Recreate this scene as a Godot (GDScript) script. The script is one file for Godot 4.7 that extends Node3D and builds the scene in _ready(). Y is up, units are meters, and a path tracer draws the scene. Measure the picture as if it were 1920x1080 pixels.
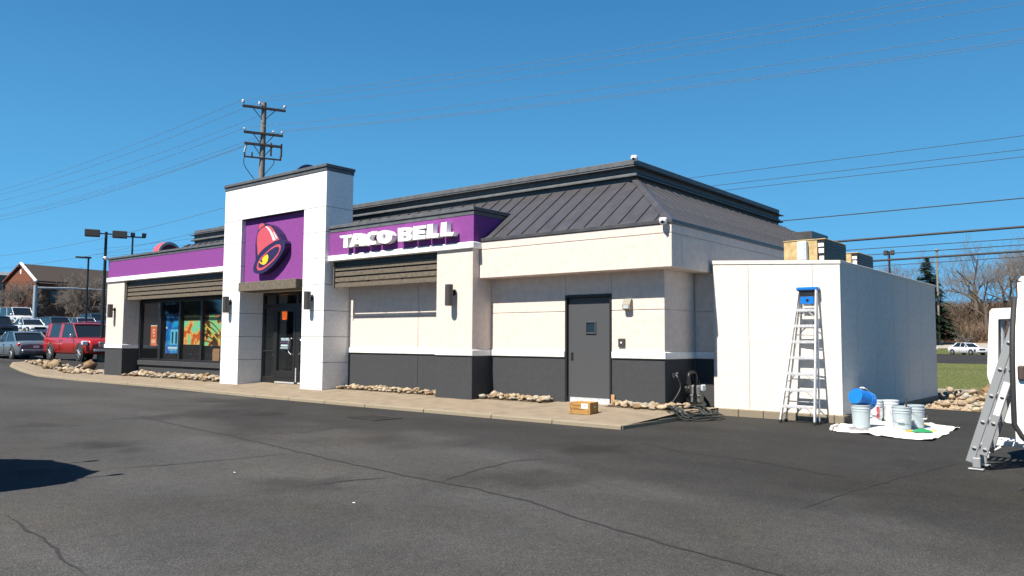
extends Node3D
# A purple and white fast food building seen across its parking lot. x runs along the front, z towards the viewer, y up, metres.

class Shape:
	var v := PackedVector3Array()
	var n := PackedVector3Array()
	var t := PackedVector2Array()
	var c := PackedColorArray()
	var tint := Color.WHITE
	var coloured := false
	func put(p: Vector3, nn: Vector3, uv := Vector2.ZERO) -> void:
		v.append(p); n.append(nn); t.append(uv); c.append(tint)
	func tri(a: Vector3, b: Vector3, d: Vector3) -> void:   # counter-clockwise seen from outside
		var nn := (b - a).cross(d - a).normalized()
		put(a, nn); put(d, nn); put(b, nn)
	func quad(a: Vector3, b: Vector3, d: Vector3, e: Vector3) -> void:
		var nn := (d - a).cross(e - b).normalized()
		put(a, nn, Vector2(0, 1)); put(d, nn, Vector2(1, 0)); put(b, nn, Vector2(1, 1))
		put(a, nn, Vector2(0, 1)); put(e, nn, Vector2(0, 0)); put(d, nn, Vector2(1, 0))
	func smooth_quad(a: Vector3, b: Vector3, d: Vector3, e: Vector3, na: Vector3, nb: Vector3, nd: Vector3, ne: Vector3) -> void:
		put(a, na); put(d, nd); put(b, nb); put(a, na); put(e, ne); put(d, nd)
	func box(lo: Vector3, hi: Vector3, x := Transform3D.IDENTITY) -> void:
		var p := []
		for i in 8: p.append(x * Vector3(hi.x if i & 1 else lo.x, hi.y if i & 2 else lo.y, hi.z if i & 4 else lo.z))
		quad(p[4], p[5], p[7], p[6]); quad(p[1], p[0], p[2], p[3]); quad(p[5], p[1], p[3], p[7])
		quad(p[0], p[4], p[6], p[2]); quad(p[6], p[7], p[3], p[2]); quad(p[0], p[1], p[5], p[4])
	func bev(lo: Vector3, hi: Vector3, b := 0.01, x := Transform3D.IDENTITY) -> void:   # box with chamfered edges
		b = minf(b, 0.45 * minf(hi.x - lo.x, minf(hi.y - lo.y, hi.z - lo.z)))
		var g := func(sx: int, sy: int, sz: int, ax: int) -> Vector3:
			var q := Vector3(hi.x if sx > 0 else lo.x, hi.y if sy > 0 else lo.y, hi.z if sz > 0 else lo.z)
			if ax != 0: q.x -= sx * b
			if ax != 1: q.y -= sy * b
			if ax != 2: q.z -= sz * b
			return x * q
		for s in [-1, 1]:
			var f := [[0, s, -1, -1], [0, s, 1, -1], [0, s, 1, 1], [0, s, -1, 1]]
			_face([g.call(s, -1, -1, 0), g.call(s, 1, -1, 0), g.call(s, 1, 1, 0), g.call(s, -1, 1, 0)], s < 0)
			_face([g.call(-1, s, -1, 1), g.call(-1, s, 1, 1), g.call(1, s, 1, 1), g.call(1, s, -1, 1)], s < 0)
			_face([g.call(-1, -1, s, 2), g.call(1, -1, s, 2), g.call(1, 1, s, 2), g.call(-1, 1, s, 2)], s < 0)
			for r in [-1, 1]:
				_face([g.call(s, r, -1, 0), g.call(s, r, -1, 1), g.call(s, r, 1, 1), g.call(s, r, 1, 0)], s * r < 0)
				_face([g.call(s, -1, r, 0), g.call(s, 1, r, 0), g.call(s, 1, r, 2), g.call(s, -1, r, 2)], s * r < 0)
				_face([g.call(-1, s, r, 1), g.call(-1, s, r, 2), g.call(1, s, r, 2), g.call(1, s, r, 1)], s * r < 0)
				for k in [-1, 1]:
					var a: Vector3 = g.call(s, r, k, 0); var d: Vector3 = g.call(s, r, k, 1); var e: Vector3 = g.call(s, r, k, 2)
					if s * r * k > 0: tri(a, d, e)
					else: tri(a, e, d)
	func _face(p: Array, flip: bool) -> void:
		if flip: quad(p[3], p[2], p[1], p[0])
		else: quad(p[0], p[1], p[2], p[3])
	func tube(path: Array, r, sides := 8, caps := true) -> void:   # r: number or list of radii
		var m := path.size()
		var rings := []
		var nr := []
		var up := Vector3.UP
		for i in m:
			var d: Vector3 = (path[mini(i + 1, m - 1)] - path[maxi(i - 1, 0)]).normalized()
			if absf(d.dot(up)) > 0.95: up = Vector3.RIGHT if absf(d.x) < 0.9 else Vector3.FORWARD
			var a := d.cross(up).normalized()
			up = a.cross(d).normalized()
			var rr: float = r[i] if r is Array else r
			var ring := []
			var rn := []
			for k in sides:
				var w := a * cos(TAU * k / sides) + up * sin(TAU * k / sides)
				ring.append(path[i] + w * rr); rn.append(w)
			rings.append(ring); nr.append(rn)
		for i in m - 1:
			for k in sides:
				var j := (k + 1) % sides
				smooth_quad(rings[i][k], rings[i + 1][k], rings[i + 1][j], rings[i][j], nr[i][k], nr[i + 1][k], nr[i + 1][j], nr[i][j])
		if caps:
			for k in range(1, sides - 1):
				tri(rings[0][0], rings[0][k], rings[0][k + 1])
				tri(rings[m - 1][0], rings[m - 1][k + 1], rings[m - 1][k])
	func lathe(pts: Array, sides := 20, x := Transform3D.IDENTITY) -> void:   # pts: [radius, height] bottom to top along the outside
		for i in pts.size() - 1:
			var a := Vector2(pts[i][0], pts[i][1])
			var b := Vector2(pts[i + 1][0], pts[i + 1][1])
			var e := (b - a).normalized()
			var nn := Vector2(e.y, -e.x)
			for k in sides:
				var c0 := Vector3(cos(TAU * k / sides), 0, -sin(TAU * k / sides))
				var c1 := Vector3(cos(TAU * (k + 1) / sides), 0, -sin(TAU * (k + 1) / sides))
				var n0 := (x.basis * (c0 * nn.x + Vector3.UP * nn.y)).normalized()
				var n1 := (x.basis * (c1 * nn.x + Vector3.UP * nn.y)).normalized()
				smooth_quad(x * (c0 * a.x + Vector3.UP * a.y), x * (c1 * a.x + Vector3.UP * a.y), x * (c1 * b.x + Vector3.UP * b.y), x * (c0 * b.x + Vector3.UP * b.y), n0, n1, n1, n0)
	func prism(poly: Array, z0: float, z1: float, x := Transform3D.IDENTITY) -> void:   # outline in x and y, from z0 to z1
		var p := PackedVector2Array()
		for q in poly: p.append(Vector2(q[0], q[1]) if q is Array else q)
		if Geometry2D.is_polygon_clockwise(p): p.reverse()
		var ids := Geometry2D.triangulate_polygon(p)
		for i in range(0, ids.size(), 3):
			var a := p[ids[i]]; var b := p[ids[i + 1]]; var d := p[ids[i + 2]]
			if (b - a).cross(d - a) < 0: var s := b; b = d; d = s
			tri(x * Vector3(a.x, a.y, z1), x * Vector3(b.x, b.y, z1), x * Vector3(d.x, d.y, z1))
			tri(x * Vector3(a.x, a.y, z0), x * Vector3(d.x, d.y, z0), x * Vector3(b.x, b.y, z0))
		for i in p.size():
			var a := p[i]; var b := p[(i + 1) % p.size()]
			quad(x * Vector3(a.x, a.y, z0), x * Vector3(b.x, b.y, z0), x * Vector3(b.x, b.y, z1), x * Vector3(a.x, a.y, z1))
	func loft(rings: Array, cap := true) -> void:   # rings of equal point counts, open ones are closed; smooth
		var m := rings.size(); var q: int = rings[0].size()
		var nr := []
		for i in m:
			var row := []
			for k in q:
				var du: Vector3 = rings[mini(i + 1, m - 1)][k] - rings[maxi(i - 1, 0)][k]
				var dv: Vector3 = rings[i][(k + 1) % q] - rings[i][(k + q - 1) % q]
				row.append(dv.cross(du).normalized())
			nr.append(row)
		for i in m - 1:
			for k in q:
				var j := (k + 1) % q
				smooth_quad(rings[i][k], rings[i][j], rings[i + 1][j], rings[i + 1][k], nr[i][k], nr[i][j], nr[i + 1][j], nr[i + 1][k])
		if cap:
			for e in [0, m - 1]:
				var mid := Vector3.ZERO
				for k in q: mid += rings[e][k] / q
				for k in q:
					var j := (k + 1) % q
					if e == 0: tri(mid, rings[e][j], rings[e][k])
					else: tri(mid, rings[e][k], rings[e][j])
	func mesh() -> ArrayMesh:
		var a := []
		a.resize(Mesh.ARRAY_MAX)
		a[Mesh.ARRAY_VERTEX] = v; a[Mesh.ARRAY_NORMAL] = n; a[Mesh.ARRAY_TEX_UV] = t
		if coloured: a[Mesh.ARRAY_COLOR] = c
		var r := ArrayMesh.new()
		r.add_surface_from_arrays(Mesh.PRIMITIVE_TRIANGLES, a)
		return r

var M := {}
var taken := {}
var rng := RandomNumberGenerator.new()

func numbered(called: String) -> String:
	if not taken.has(called): taken[called] = 0; return called
	taken[called] += 1
	return "%s_%03d" % [called, taken[called]]
func thing(called: String, label: String, category: String, at := Vector3.ZERO, turn := 0.0, group := "") -> Node3D:
	var o := Node3D.new(); o.name = numbered(called); add_child(o)
	o.position = at; o.rotation.y = turn
	tag(o, label, category, group)
	return o
func tag(o: Node, label: String, category := "", group := "", kind := "") -> Node:
	if label: o.set_meta("label", label)
	if category: o.set_meta("category", category)
	if group: o.set_meta("group", group)
	if kind: o.set_meta("kind", kind)
	return o
func obj(called: String, what, m: Material, parent: Node = self) -> MeshInstance3D:
	var o := MeshInstance3D.new()
	o.mesh = what.mesh() if what is Shape else what
	o.material_override = m
	o.name = numbered(called) if parent == self else called
	parent.add_child(o, true)
	return o
func structure(called: String, what, m: Material) -> MeshInstance3D:
	var o := obj(called, what, m); o.set_meta("kind", "structure"); return o
func one_box(called: String, lo: Vector3, hi: Vector3, m: Material, parent: Node = self, b := 0.0) -> MeshInstance3D:
	var s := Shape.new()
	if b > 0.0: s.bev(lo, hi, b)
	else: s.box(lo, hi)
	return obj(called, s, m, parent)
func V(x, y, z) -> Vector3: return Vector3(x, y, z)
func turned(at: Vector3, ry := 0.0, rx := 0.0, rz := 0.0) -> Transform3D:
	return Transform3D(Basis.from_euler(Vector3(rx, ry, rz)), at)

# ---- materials -------------------------------------------------------------------------------------------------
func lin(r: float, g: float, b: float) -> Color: return Color(r, g, b).linear_to_srgb()
func noise(freq: float, seed_: int, octaves := 3, type := FastNoiseLite.TYPE_SIMPLEX_SMOOTH) -> FastNoiseLite:
	var f := FastNoiseLite.new(); f.seed = seed_; f.frequency = freq; f.fractal_octaves = octaves; f.noise_type = type
	return f
func grain_image(size: int, f: FastNoiseLite, lo: float, hi: float, speck := 0.0, seed_ := 1) -> Image:
	var src := f.get_seamless_image(size, size)
	src.convert(Image.FORMAT_L8)
	var d := src.get_data()
	var out := PackedByteArray(); out.resize(size * size * 3)
	var r := RandomNumberGenerator.new(); r.seed = seed_
	for i in size * size:
		var k := clampf(lo + (hi - lo) * d[i] / 255.0 + (r.randf() - 0.5) * speck, 0, 1)
		var b := int(k * 255)
		out[i * 3] = b; out[i * 3 + 1] = b; out[i * 3 + 2] = b
	return Image.create_from_data(size, size, false, Image.FORMAT_RGB8, out)
func tex(im: Image) -> ImageTexture:
	im.generate_mipmaps()
	return ImageTexture.create_from_image(im)
func bumps(im: Image, k: float) -> ImageTexture:
	var b := im.duplicate() as Image
	b.bump_map_to_normal_map(k)
	return tex(b)
func plain(c: Color, rough := 0.7, metal := 0.0) -> StandardMaterial3D:
	var m := StandardMaterial3D.new(); m.albedo_color = c; m.roughness = rough; m.metallic = metal
	return m
func grained(c: Color, rough: float, im_tex: Texture2D, nrm: Texture2D, scale: float, depth := 0.5, metal := 0.0) -> StandardMaterial3D:
	var m := plain(c, rough, metal)
	m.albedo_texture = im_tex
	m.uv1_triplanar = true; m.uv1_world_triplanar = true
	m.uv1_scale = Vector3.ONE * scale
	m.metallic_specular = 0.5 if rough < 0.55 else 0.2
	if nrm: m.normal_enabled = true; m.normal_texture = nrm; m.normal_scale = depth
	return m
func make_materials() -> void:
	var stucco_i := grain_image(512, noise(0.013, 3, 5), 0.925, 1.0, 0.05, 5)
	var stucco_t := tex(stucco_i); var stucco_n := bumps(grain_image(512, noise(0.16, 9, 3), 0.2, 0.8, 0.25, 8), 6.0)
	var worn_i := grain_image(512, noise(0.012, 21, 5), 0.80, 1.0, 0.04, 15)
	var worn_t := tex(worn_i); var worn_n := bumps(worn_i, 3.0)
	var grit_i := grain_image(512, noise(0.35, 31, 2), 0.45, 1.0, 0.5, 25)
	var grit_t := tex(grit_i); var grit_n := bumps(grit_i, 5.0)
	M.cream = grained(lin(0.725, 0.63, 0.563), 0.9, stucco_t, stucco_n, 0.7, 0.7)
	M.white_stucco = grained(lin(0.86, 0.85, 0.83), 0.85, stucco_t, stucco_n, 1.1, 0.35)
	M.trim_white = grained(lin(0.88, 0.87, 0.85), 0.7, stucco_t, stucco_n, 1.1, 0.2)
	M.charcoal = grained(lin(0.062, 0.064, 0.069), 0.75, stucco_t, stucco_n, 1.1, 0.6)
	M.purple = grained(lin(0.235, 0.064, 0.262), 0.7, stucco_t, stucco_n, 1.1, 0.5)
	M.cooler = grained(lin(0.70, 0.655, 0.59), 0.85, stucco_t, stucco_n, 0.9, 0.25)
	M.roof = grained(lin(0.074, 0.071, 0.075), 0.36, worn_t, worn_n, 0.5, 0.12)
	M.roof_band = grained(lin(0.115, 0.122, 0.130), 0.5, worn_t, worn_n, 0.5, 0.1)
	M.flat_roof = grained(lin(0.3, 0.3, 0.3), 0.9, worn_t, null, 0.4)
	M.slat = grained(lin(0.165, 0.140, 0.110), 0.7, worn_t, worn_n, 1.3, 0.3)
	M.dark_metal = grained(lin(0.028, 0.028, 0.030), 0.4, worn_t, null, 1.0, 0.0, 0.3)
	M.black_metal = plain(lin(0.012, 0.012, 0.013), 0.45)
	M.lamp_metal = plain(lin(0.055, 0.05, 0.045), 0.5, 0.2)
	M.door_grey = plain(lin(0.054, 0.056, 0.060), 0.6)
	M.aluminium = grained(lin(0.62, 0.62, 0.63), 0.38, worn_t, null, 3.0, 0.0, 0.75)
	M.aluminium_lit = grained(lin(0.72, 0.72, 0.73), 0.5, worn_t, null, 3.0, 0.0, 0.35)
	M.steel = grained(lin(0.45, 0.45, 0.44), 0.45, worn_t, null, 2.0, 0.0, 0.8)
	var walk_i := grain_image(512, noise(0.011, 41, 5), 0.84, 1.0, 0.18, 45)
	M.concrete = grained(lin(0.275, 0.225, 0.165), 0.95, tex(walk_i), grit_n, 0.31, 0.35)
	M.kerb = grained(lin(0.52, 0.44, 0.32), 0.95, grit_t, grit_n, 1.7, 0.5)
	M.pale_concrete = grained(lin(0.46, 0.42, 0.35), 0.95, grit_t, grit_n, 0.6, 0.3)
	M.road_pale = grained(lin(0.62, 0.57, 0.48), 0.95, grit_t, null, 0.2)
	M.white_paint = plain(lin(0.83, 0.83, 0.82), 0.45)
	M.plastic_white = plain(lin(0.8, 0.8, 0.8), 0.4)
	M.blue_plastic = plain(lin(0.012, 0.15, 0.50), 0.25)
	M.bucket_grey = plain(lin(0.36, 0.42, 0.45), 0.5)
	M.bucket_white = plain(lin(0.55, 0.59, 0.61), 0.5)
	M.red = plain(lin(0.52, 0.06, 0.075), 0.45)
	M.sign_red = plain(lin(0.50, 0.075, 0.10), 0.4)
	M.navy = plain(lin(0.022, 0.016, 0.065), 0.4)
	M.yellow = plain(lin(0.80, 0.50, 0.015), 0.45)
	M.beige_plastic = plain(lin(0.25, 0.23, 0.18), 0.7)
	M.ladder_rail = plain(lin(0.33, 0.34, 0.35), 0.45, 0.4)
	M.box_card = grained(lin(0.46, 0.26, 0.09), 0.85, worn_t, null, 2.5)
	M.cloth = grained(lin(0.80, 0.77, 0.71), 0.95, worn_t, worn_n, 2.0, 0.5)
	M.hose = plain(lin(0.03, 0.035, 0.033), 0.55)
	M.wire = plain(lin(0.03, 0.03, 0.035), 0.7)
	M.wire_pale = plain(lin(0.10, 0.12, 0.15), 0.7)
	M.pole_wood = grained(lin(0.26, 0.235, 0.21), 0.9, worn_t, worn_n, 0.7, 0.5)
	M.arm_wood = grained(lin(0.07, 0.065, 0.065), 0.9, worn_t, null, 1.0)
	M.insulator = plain(lin(0.42, 0.44, 0.46), 0.3)
	M.tan_metal = grained(lin(0.60, 0.44, 0.22), 0.6, worn_t, null, 1.0)
	M.grey_box = plain(lin(0.46, 0.52, 0.55), 0.5)
	M.tyre = plain(lin(0.02, 0.02, 0.021), 0.85)
	M.rim = plain(lin(0.55, 0.55, 0.57), 0.3, 0.7)
	M.car_glass = plain(lin(0.012, 0.018, 0.022), 0.06)
	M.lamp_red = plain(lin(0.45, 0.02, 0.03), 0.2)
	M.lamp_clear = plain(lin(0.55, 0.6, 0.65), 0.15)
	M.chrome = plain(lin(0.6, 0.6, 0.62), 0.15, 0.9)
	M.brick = grained(lin(0.30, 0.125, 0.08), 0.95, grit_t, null, 0.6)
	M.shingle = grained(lin(0.12, 0.10, 0.09), 0.95, grit_t, null, 0.4)
	M.bark = grained(lin(0.15, 0.12, 0.095), 0.95, worn_t, null, 1.0)
	M.twig = plain(lin(0.165, 0.14, 0.12), 0.9)
	M.needle = plain(lin(0.022, 0.05, 0.022), 0.8)
	M.brush = plain(lin(0.17, 0.12, 0.08), 0.95); M.brush.vertex_color_use_as_albedo = true
	M.grass = plain(lin(1, 1, 1), 0.95); M.grass.vertex_color_use_as_albedo = true
	M.hill = grained(lin(0.24, 0.145, 0.07), 0.98, grit_t, null, 0.2)
	M.lawn = grained(lin(0.17, 0.19, 0.065), 0.98, grit_t, null, 0.3)
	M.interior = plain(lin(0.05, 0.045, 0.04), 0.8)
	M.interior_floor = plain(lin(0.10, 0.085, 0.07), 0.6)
	M.board = grained(lin(0.5, 0.3, 0.15), 0.85, worn_t, null, 2.0)
	M.rubber = plain(lin(0.018, 0.018, 0.019), 0.7)
	M.green = plain(lin(0.02, 0.26, 0.10), 0.5)
	var g := plain(lin(0.02, 0.024, 0.026), 0.03); g.transparency = BaseMaterial3D.TRANSPARENCY_ALPHA; g.albedo_color.a = 0.15; M.glass = g
	var stone_cols := [[0.46, 0.37, 0.26], [0.40, 0.31, 0.21], [0.50, 0.43, 0.33], [0.36, 0.29, 0.22], [0.44, 0.36, 0.29], [0.30, 0.21, 0.13], [0.56, 0.48, 0.37], [0.40, 0.385, 0.35]]
	M.stone = []
	for k in stone_cols: M.stone.append(grained(lin(k[0] * 0.86, k[1] * 0.83, k[2] * 0.78), 0.92, worn_t, worn_n, 3.0, 0.4))
	M.soil = grained(lin(0.17, 0.125, 0.085), 0.98, grit_t, grit_n, 1.2, 0.6)
	M.crack = grained(lin(0.074, 0.074, 0.078), 0.9, grit_t, null, 1.5)
	# asphalt: pale and dark aggregate in a dark binder
	var sz := 1024
	var out := PackedByteArray(); out.resize(sz * sz * 3)
	var r := RandomNumberGenerator.new(); r.seed = 77
	var base := noise(0.02, 5, 4).get_seamless_image(sz, sz); base.convert(Image.FORMAT_L8)
	var bd := base.get_data()
	for i in sz * sz:
		var k := 150.0 + (bd[i] - 128) * 0.06 + (r.randf() - 0.5) * 76.0
		var q := r.randf()
		if q < 0.07: k += 60 + r.randf() * 45
		elif q < 0.12: k -= 55
		var b := clampf(k, 0, 255)
		out[i * 3] = int(b); out[i * 3 + 1] = int(b * 0.995); out[i * 3 + 2] = int(minf(255, b * 0.985))
	var ai := Image.create_from_data(sz, sz, false, Image.FORMAT_RGB8, out)
	M.asphalt = grained(Color.WHITE, 0.88, tex(ai), bumps(ai, 1.6), 0.24, 0.35)
	M.asphalt.vertex_color_use_as_albedo = true

const BELL_BACK := [[-14.103, 4.498], [-14.108, 4.603], [-14.031, 4.666], [-13.903, 4.669], [-13.793, 4.634], [-13.756, 4.609], [-13.594, 4.595], [-13.449, 4.545], [-13.286, 4.448], [-13.087, 4.288], [-12.958, 4.115], [-12.854, 4.087], [-12.8, 4.022], [-12.828, 3.883], [-12.952, 3.74], [-13.151, 3.57], [-13.388, 3.417], [-13.638, 3.305], [-13.851, 3.25], [-14.032, 3.242], [-14.225, 3.269], [-14.314, 3.353], [-14.295, 3.482], [-14.2, 3.644], [-14.221, 3.856], [-14.24, 4.067], [-14.211, 4.233], [-14.163, 4.377]]
const BELL_BODY := [[-14.028, 4.47], [-13.932, 4.516], [-13.793, 4.554], [-13.664, 4.568], [-13.52, 4.545], [-13.392, 4.457], [-13.227, 4.299], [-13.08, 4.129], [-13.287, 4.104], [-13.531, 4.036], [-13.777, 3.95], [-13.972, 3.847], [-14.087, 3.75], [-14.122, 3.933], [-14.158, 4.124], [-14.15, 4.27], [-14.109, 4.393]]
const BELL_KNOB := [[-14.081, 4.504], [-14.082, 4.601], [-14.016, 4.654], [-13.903, 4.658], [-13.81, 4.625], [-13.801, 4.584], [-13.944, 4.547], [-14.051, 4.493]]
const BELL_RING := [[-13.074, 4.006], [-12.985, 3.945], [-13.014, 3.835], [-13.129, 3.701], [-13.332, 3.561], [-13.574, 3.441], [-13.784, 3.36], [-13.964, 3.328], [-14.093, 3.356], [-14.13, 3.431], [-14.085, 3.554], [-13.946, 3.691], [-13.699, 3.82], [-13.421, 3.945], [-13.213, 4.002]]
const BELL_MOUTH := [[-13.106, 3.943], [-13.062, 3.889], [-13.099, 3.8], [-13.233, 3.687], [-13.438, 3.567], [-13.647, 3.476], [-13.859, 3.416], [-13.986, 3.413], [-14.05, 3.447], [-14.029, 3.54], [-13.907, 3.647], [-13.697, 3.779], [-13.453, 3.886], [-13.245, 3.943]]
const BELL_CLAPPER := [[-13.607, 3.763], [-13.557, 3.687], [-13.581, 3.586], [-13.666, 3.509], [-13.772, 3.477], [-13.9, 3.512], [-13.983, 3.558], [-13.977, 3.589], [-13.902, 3.553], [-13.812, 3.548], [-13.87, 3.624], [-13.818, 3.683], [-13.713, 3.739]]
const BELL_SHINE := [[-13.753, 4.551], [-13.663, 4.543], [-13.515, 4.447], [-13.385, 4.313], [-13.247, 4.137], [-13.359, 4.126], [-13.417, 4.233], [-13.53, 4.386], [-13.661, 4.501]]
const BELL_GLINT := [[-13.37, 4.373], [-13.316, 4.338], [-13.158, 4.175], [-13.203, 4.175], [-13.296, 4.285]]
const LETTER_T := [[-10.502, 4.027], [-10.011, 4.026], [-10.028, 3.954], [-10.171, 3.957], [-10.169, 3.713], [-10.335, 3.717], [-10.321, 3.965], [-10.431, 3.967]]
const LETTER_A1 := [[-9.945, 4.04], [-9.798, 4.034], [-9.796, 3.948], [-9.846, 3.862], [-9.793, 3.86], [-9.79, 3.772], [-9.888, 3.774], [-9.919, 3.722], [-10.096, 3.723]]
const LETTER_A2 := [[-9.798, 4.034], [-9.653, 4.029], [-9.506, 3.715], [-9.709, 3.714], [-9.74, 3.771], [-9.79, 3.772], [-9.793, 3.86], [-9.761, 3.859], [-9.796, 3.948]]
const LETTER_C := [[-9.067, 4.029], [-9.239, 4.036], [-9.38, 4.013], [-9.474, 3.953], [-9.505, 3.87], [-9.484, 3.783], [-9.385, 3.731], [-9.23, 3.713], [-9.099, 3.72], [-9.119, 3.803], [-9.232, 3.788], [-9.315, 3.808], [-9.347, 3.858], [-9.334, 3.925], [-9.263, 3.961], [-9.097, 3.948]]
const LETTER_O1 := [[-8.799, 4.03], [-8.894, 4.025], [-8.978, 4], [-9.04, 3.96], [-9.072, 3.907], [-9.07, 3.851], [-9.035, 3.796], [-8.971, 3.75], [-8.886, 3.719], [-8.791, 3.706], [-8.806, 3.805], [-8.838, 3.816], [-8.863, 3.844], [-8.872, 3.881], [-8.864, 3.918], [-8.842, 3.944], [-8.809, 3.952]]
const LETTER_O2 := [[-8.791, 3.706], [-8.696, 3.713], [-8.614, 3.738], [-8.554, 3.778], [-8.523, 3.83], [-8.525, 3.885], [-8.558, 3.939], [-8.621, 3.985], [-8.704, 4.016], [-8.799, 4.03], [-8.809, 3.952], [-8.777, 3.941], [-8.753, 3.913], [-8.743, 3.876], [-8.751, 3.84], [-8.774, 3.814], [-8.806, 3.805]]
const LETTER_B1 := [[-8.329, 4.038], [-8.095, 4.03], [-8.093, 3.967], [-8.143, 3.968], [-8.142, 3.914], [-8.092, 3.911], [-8.09, 3.838], [-8.147, 3.837], [-8.146, 3.783], [-8.089, 3.782], [-8.088, 3.715], [-8.316, 3.72]]
const LETTER_B2 := [[-8.095, 4.03], [-7.968, 4.026], [-7.878, 3.994], [-7.854, 3.935], [-7.876, 3.885], [-7.922, 3.873], [-7.852, 3.834], [-7.841, 3.78], [-7.891, 3.728], [-7.984, 3.715], [-8.088, 3.715], [-8.089, 3.782], [-8.044, 3.785], [-8.033, 3.81], [-8.046, 3.837], [-8.09, 3.838], [-8.092, 3.911], [-8.047, 3.911], [-8.036, 3.934], [-8.049, 3.963], [-8.093, 3.967]]
const LETTER_E := [[-7.805, 4.032], [-7.376, 4.021], [-7.402, 3.957], [-7.624, 3.96], [-7.63, 3.919], [-7.419, 3.911], [-7.426, 3.835], [-7.635, 3.846], [-7.639, 3.804], [-7.394, 3.804], [-7.406, 3.719], [-7.817, 3.719]]
const LETTER_L1 := [[-7.349, 4.032], [-7.16, 4.034], [-7.171, 3.798], [-6.958, 3.799], [-7, 3.713], [-7.365, 3.723]]
const LETTER_L2 := [[-6.908, 4.034], [-6.731, 4.038], [-6.741, 3.794], [-6.501, 3.797], [-6.548, 3.719], [-6.924, 3.726]]
const CLOTH := [[1.28, 0.136], [1.145, -0.467], [1.152, -0.818], [1.272, -1.019], [1.385, -1.771], [1.627, -2.096], [2.082, -2.054], [2.242, -2.298], [2.381, -1.975], [2.556, -1.877], [2.808, -1.611], [2.788, -0.89], [2.849, -0.51], [2.824, -0.14], [2.84, 0.306], [2.855, 0.63], [2.712, 0.675], [2.481, 0.701], [2.283, 0.627], [2.105, 0.527], [1.87, 0.4], [1.614, 0.351], [1.449, 0.387]]

func _ready() -> void:
	# camera
	var cam := Camera3D.new(); cam.name = "camera"; add_child(cam)
	cam.position = Vector3(5.4978, 1.38, 13.3375)
	cam.basis = Basis(Vector3.UP, 0.6902) * Basis(Vector3.RIGHT, 0.0684) * Basis(Vector3.BACK, 0.0067)
	cam.fov = 40.0; cam.near = 0.05; cam.far = 2000.0; cam.current = true
	# sky, air, exposure
	var sky_m := ProceduralSkyMaterial.new()
	sky_m.sky_top_color = lin(0.001, 0.046, 0.172)
	sky_m.sky_horizon_color = lin(0.094, 0.32, 0.545)
	sky_m.sky_curve = 0.245
	sky_m.ground_bottom_color = lin(0.06, 0.06, 0.06)
	sky_m.ground_horizon_color = lin(0.14, 0.16, 0.18)
	sky_m.sun_angle_max = 1.0
	sky_m.sky_energy_multiplier = 1.0
	var env := Environment.new()
	env.background_mode = Environment.BG_SKY
	env.sky = Sky.new(); env.sky.sky_material = sky_m
	env.tonemap_mode = Environment.TONE_MAPPER_LINEAR
	env.tonemap_exposure = 1.95
	env.sdfgi_enabled = true; env.ssao_enabled = true; env.ssil_enabled = true
	var we := WorldEnvironment.new(); we.name = "world_environment"; we.environment = env; add_child(we)
	# sun: in front of the building, a little to the left, 53 degrees up
	var sun := DirectionalLight3D.new(); sun.name = "sun"; add_child(sun)
	sun.look_at_from_position(Vector3.ZERO, Vector3(0.10, -1.34, -1.0), Vector3.UP)
	sun.light_color = Color(1.0, 0.97, 0.92); sun.light_energy = 1.6
	sun.light_angular_distance = 0.53; sun.shadow_enabled = true
	rng.seed = 4242
	make_materials()
	make_ground()
	make_building()
	make_interior()
	make_cooler()
	make_fixtures()
	make_foreground()
	make_van()
	make_poles_and_wires()
	make_left_background()
	make_right_background()
	make_stones()

func smooth(a: float, b: float, x: float) -> float: return smoothstep(a, b, x)
func ground_height(x: float, z: float) -> float:
	return (0.30 * smooth(-26.0, -37.0, x) + 1.35 * smooth(-44.0, -60.0, x) + 1.0 * smooth(-70.0, -84.0, x)) * smooth(30.0, 15.0, z) + 0.22 * smooth(-45.0, -85.0, z) * smooth(-60.0, -35.0, x)

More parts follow.
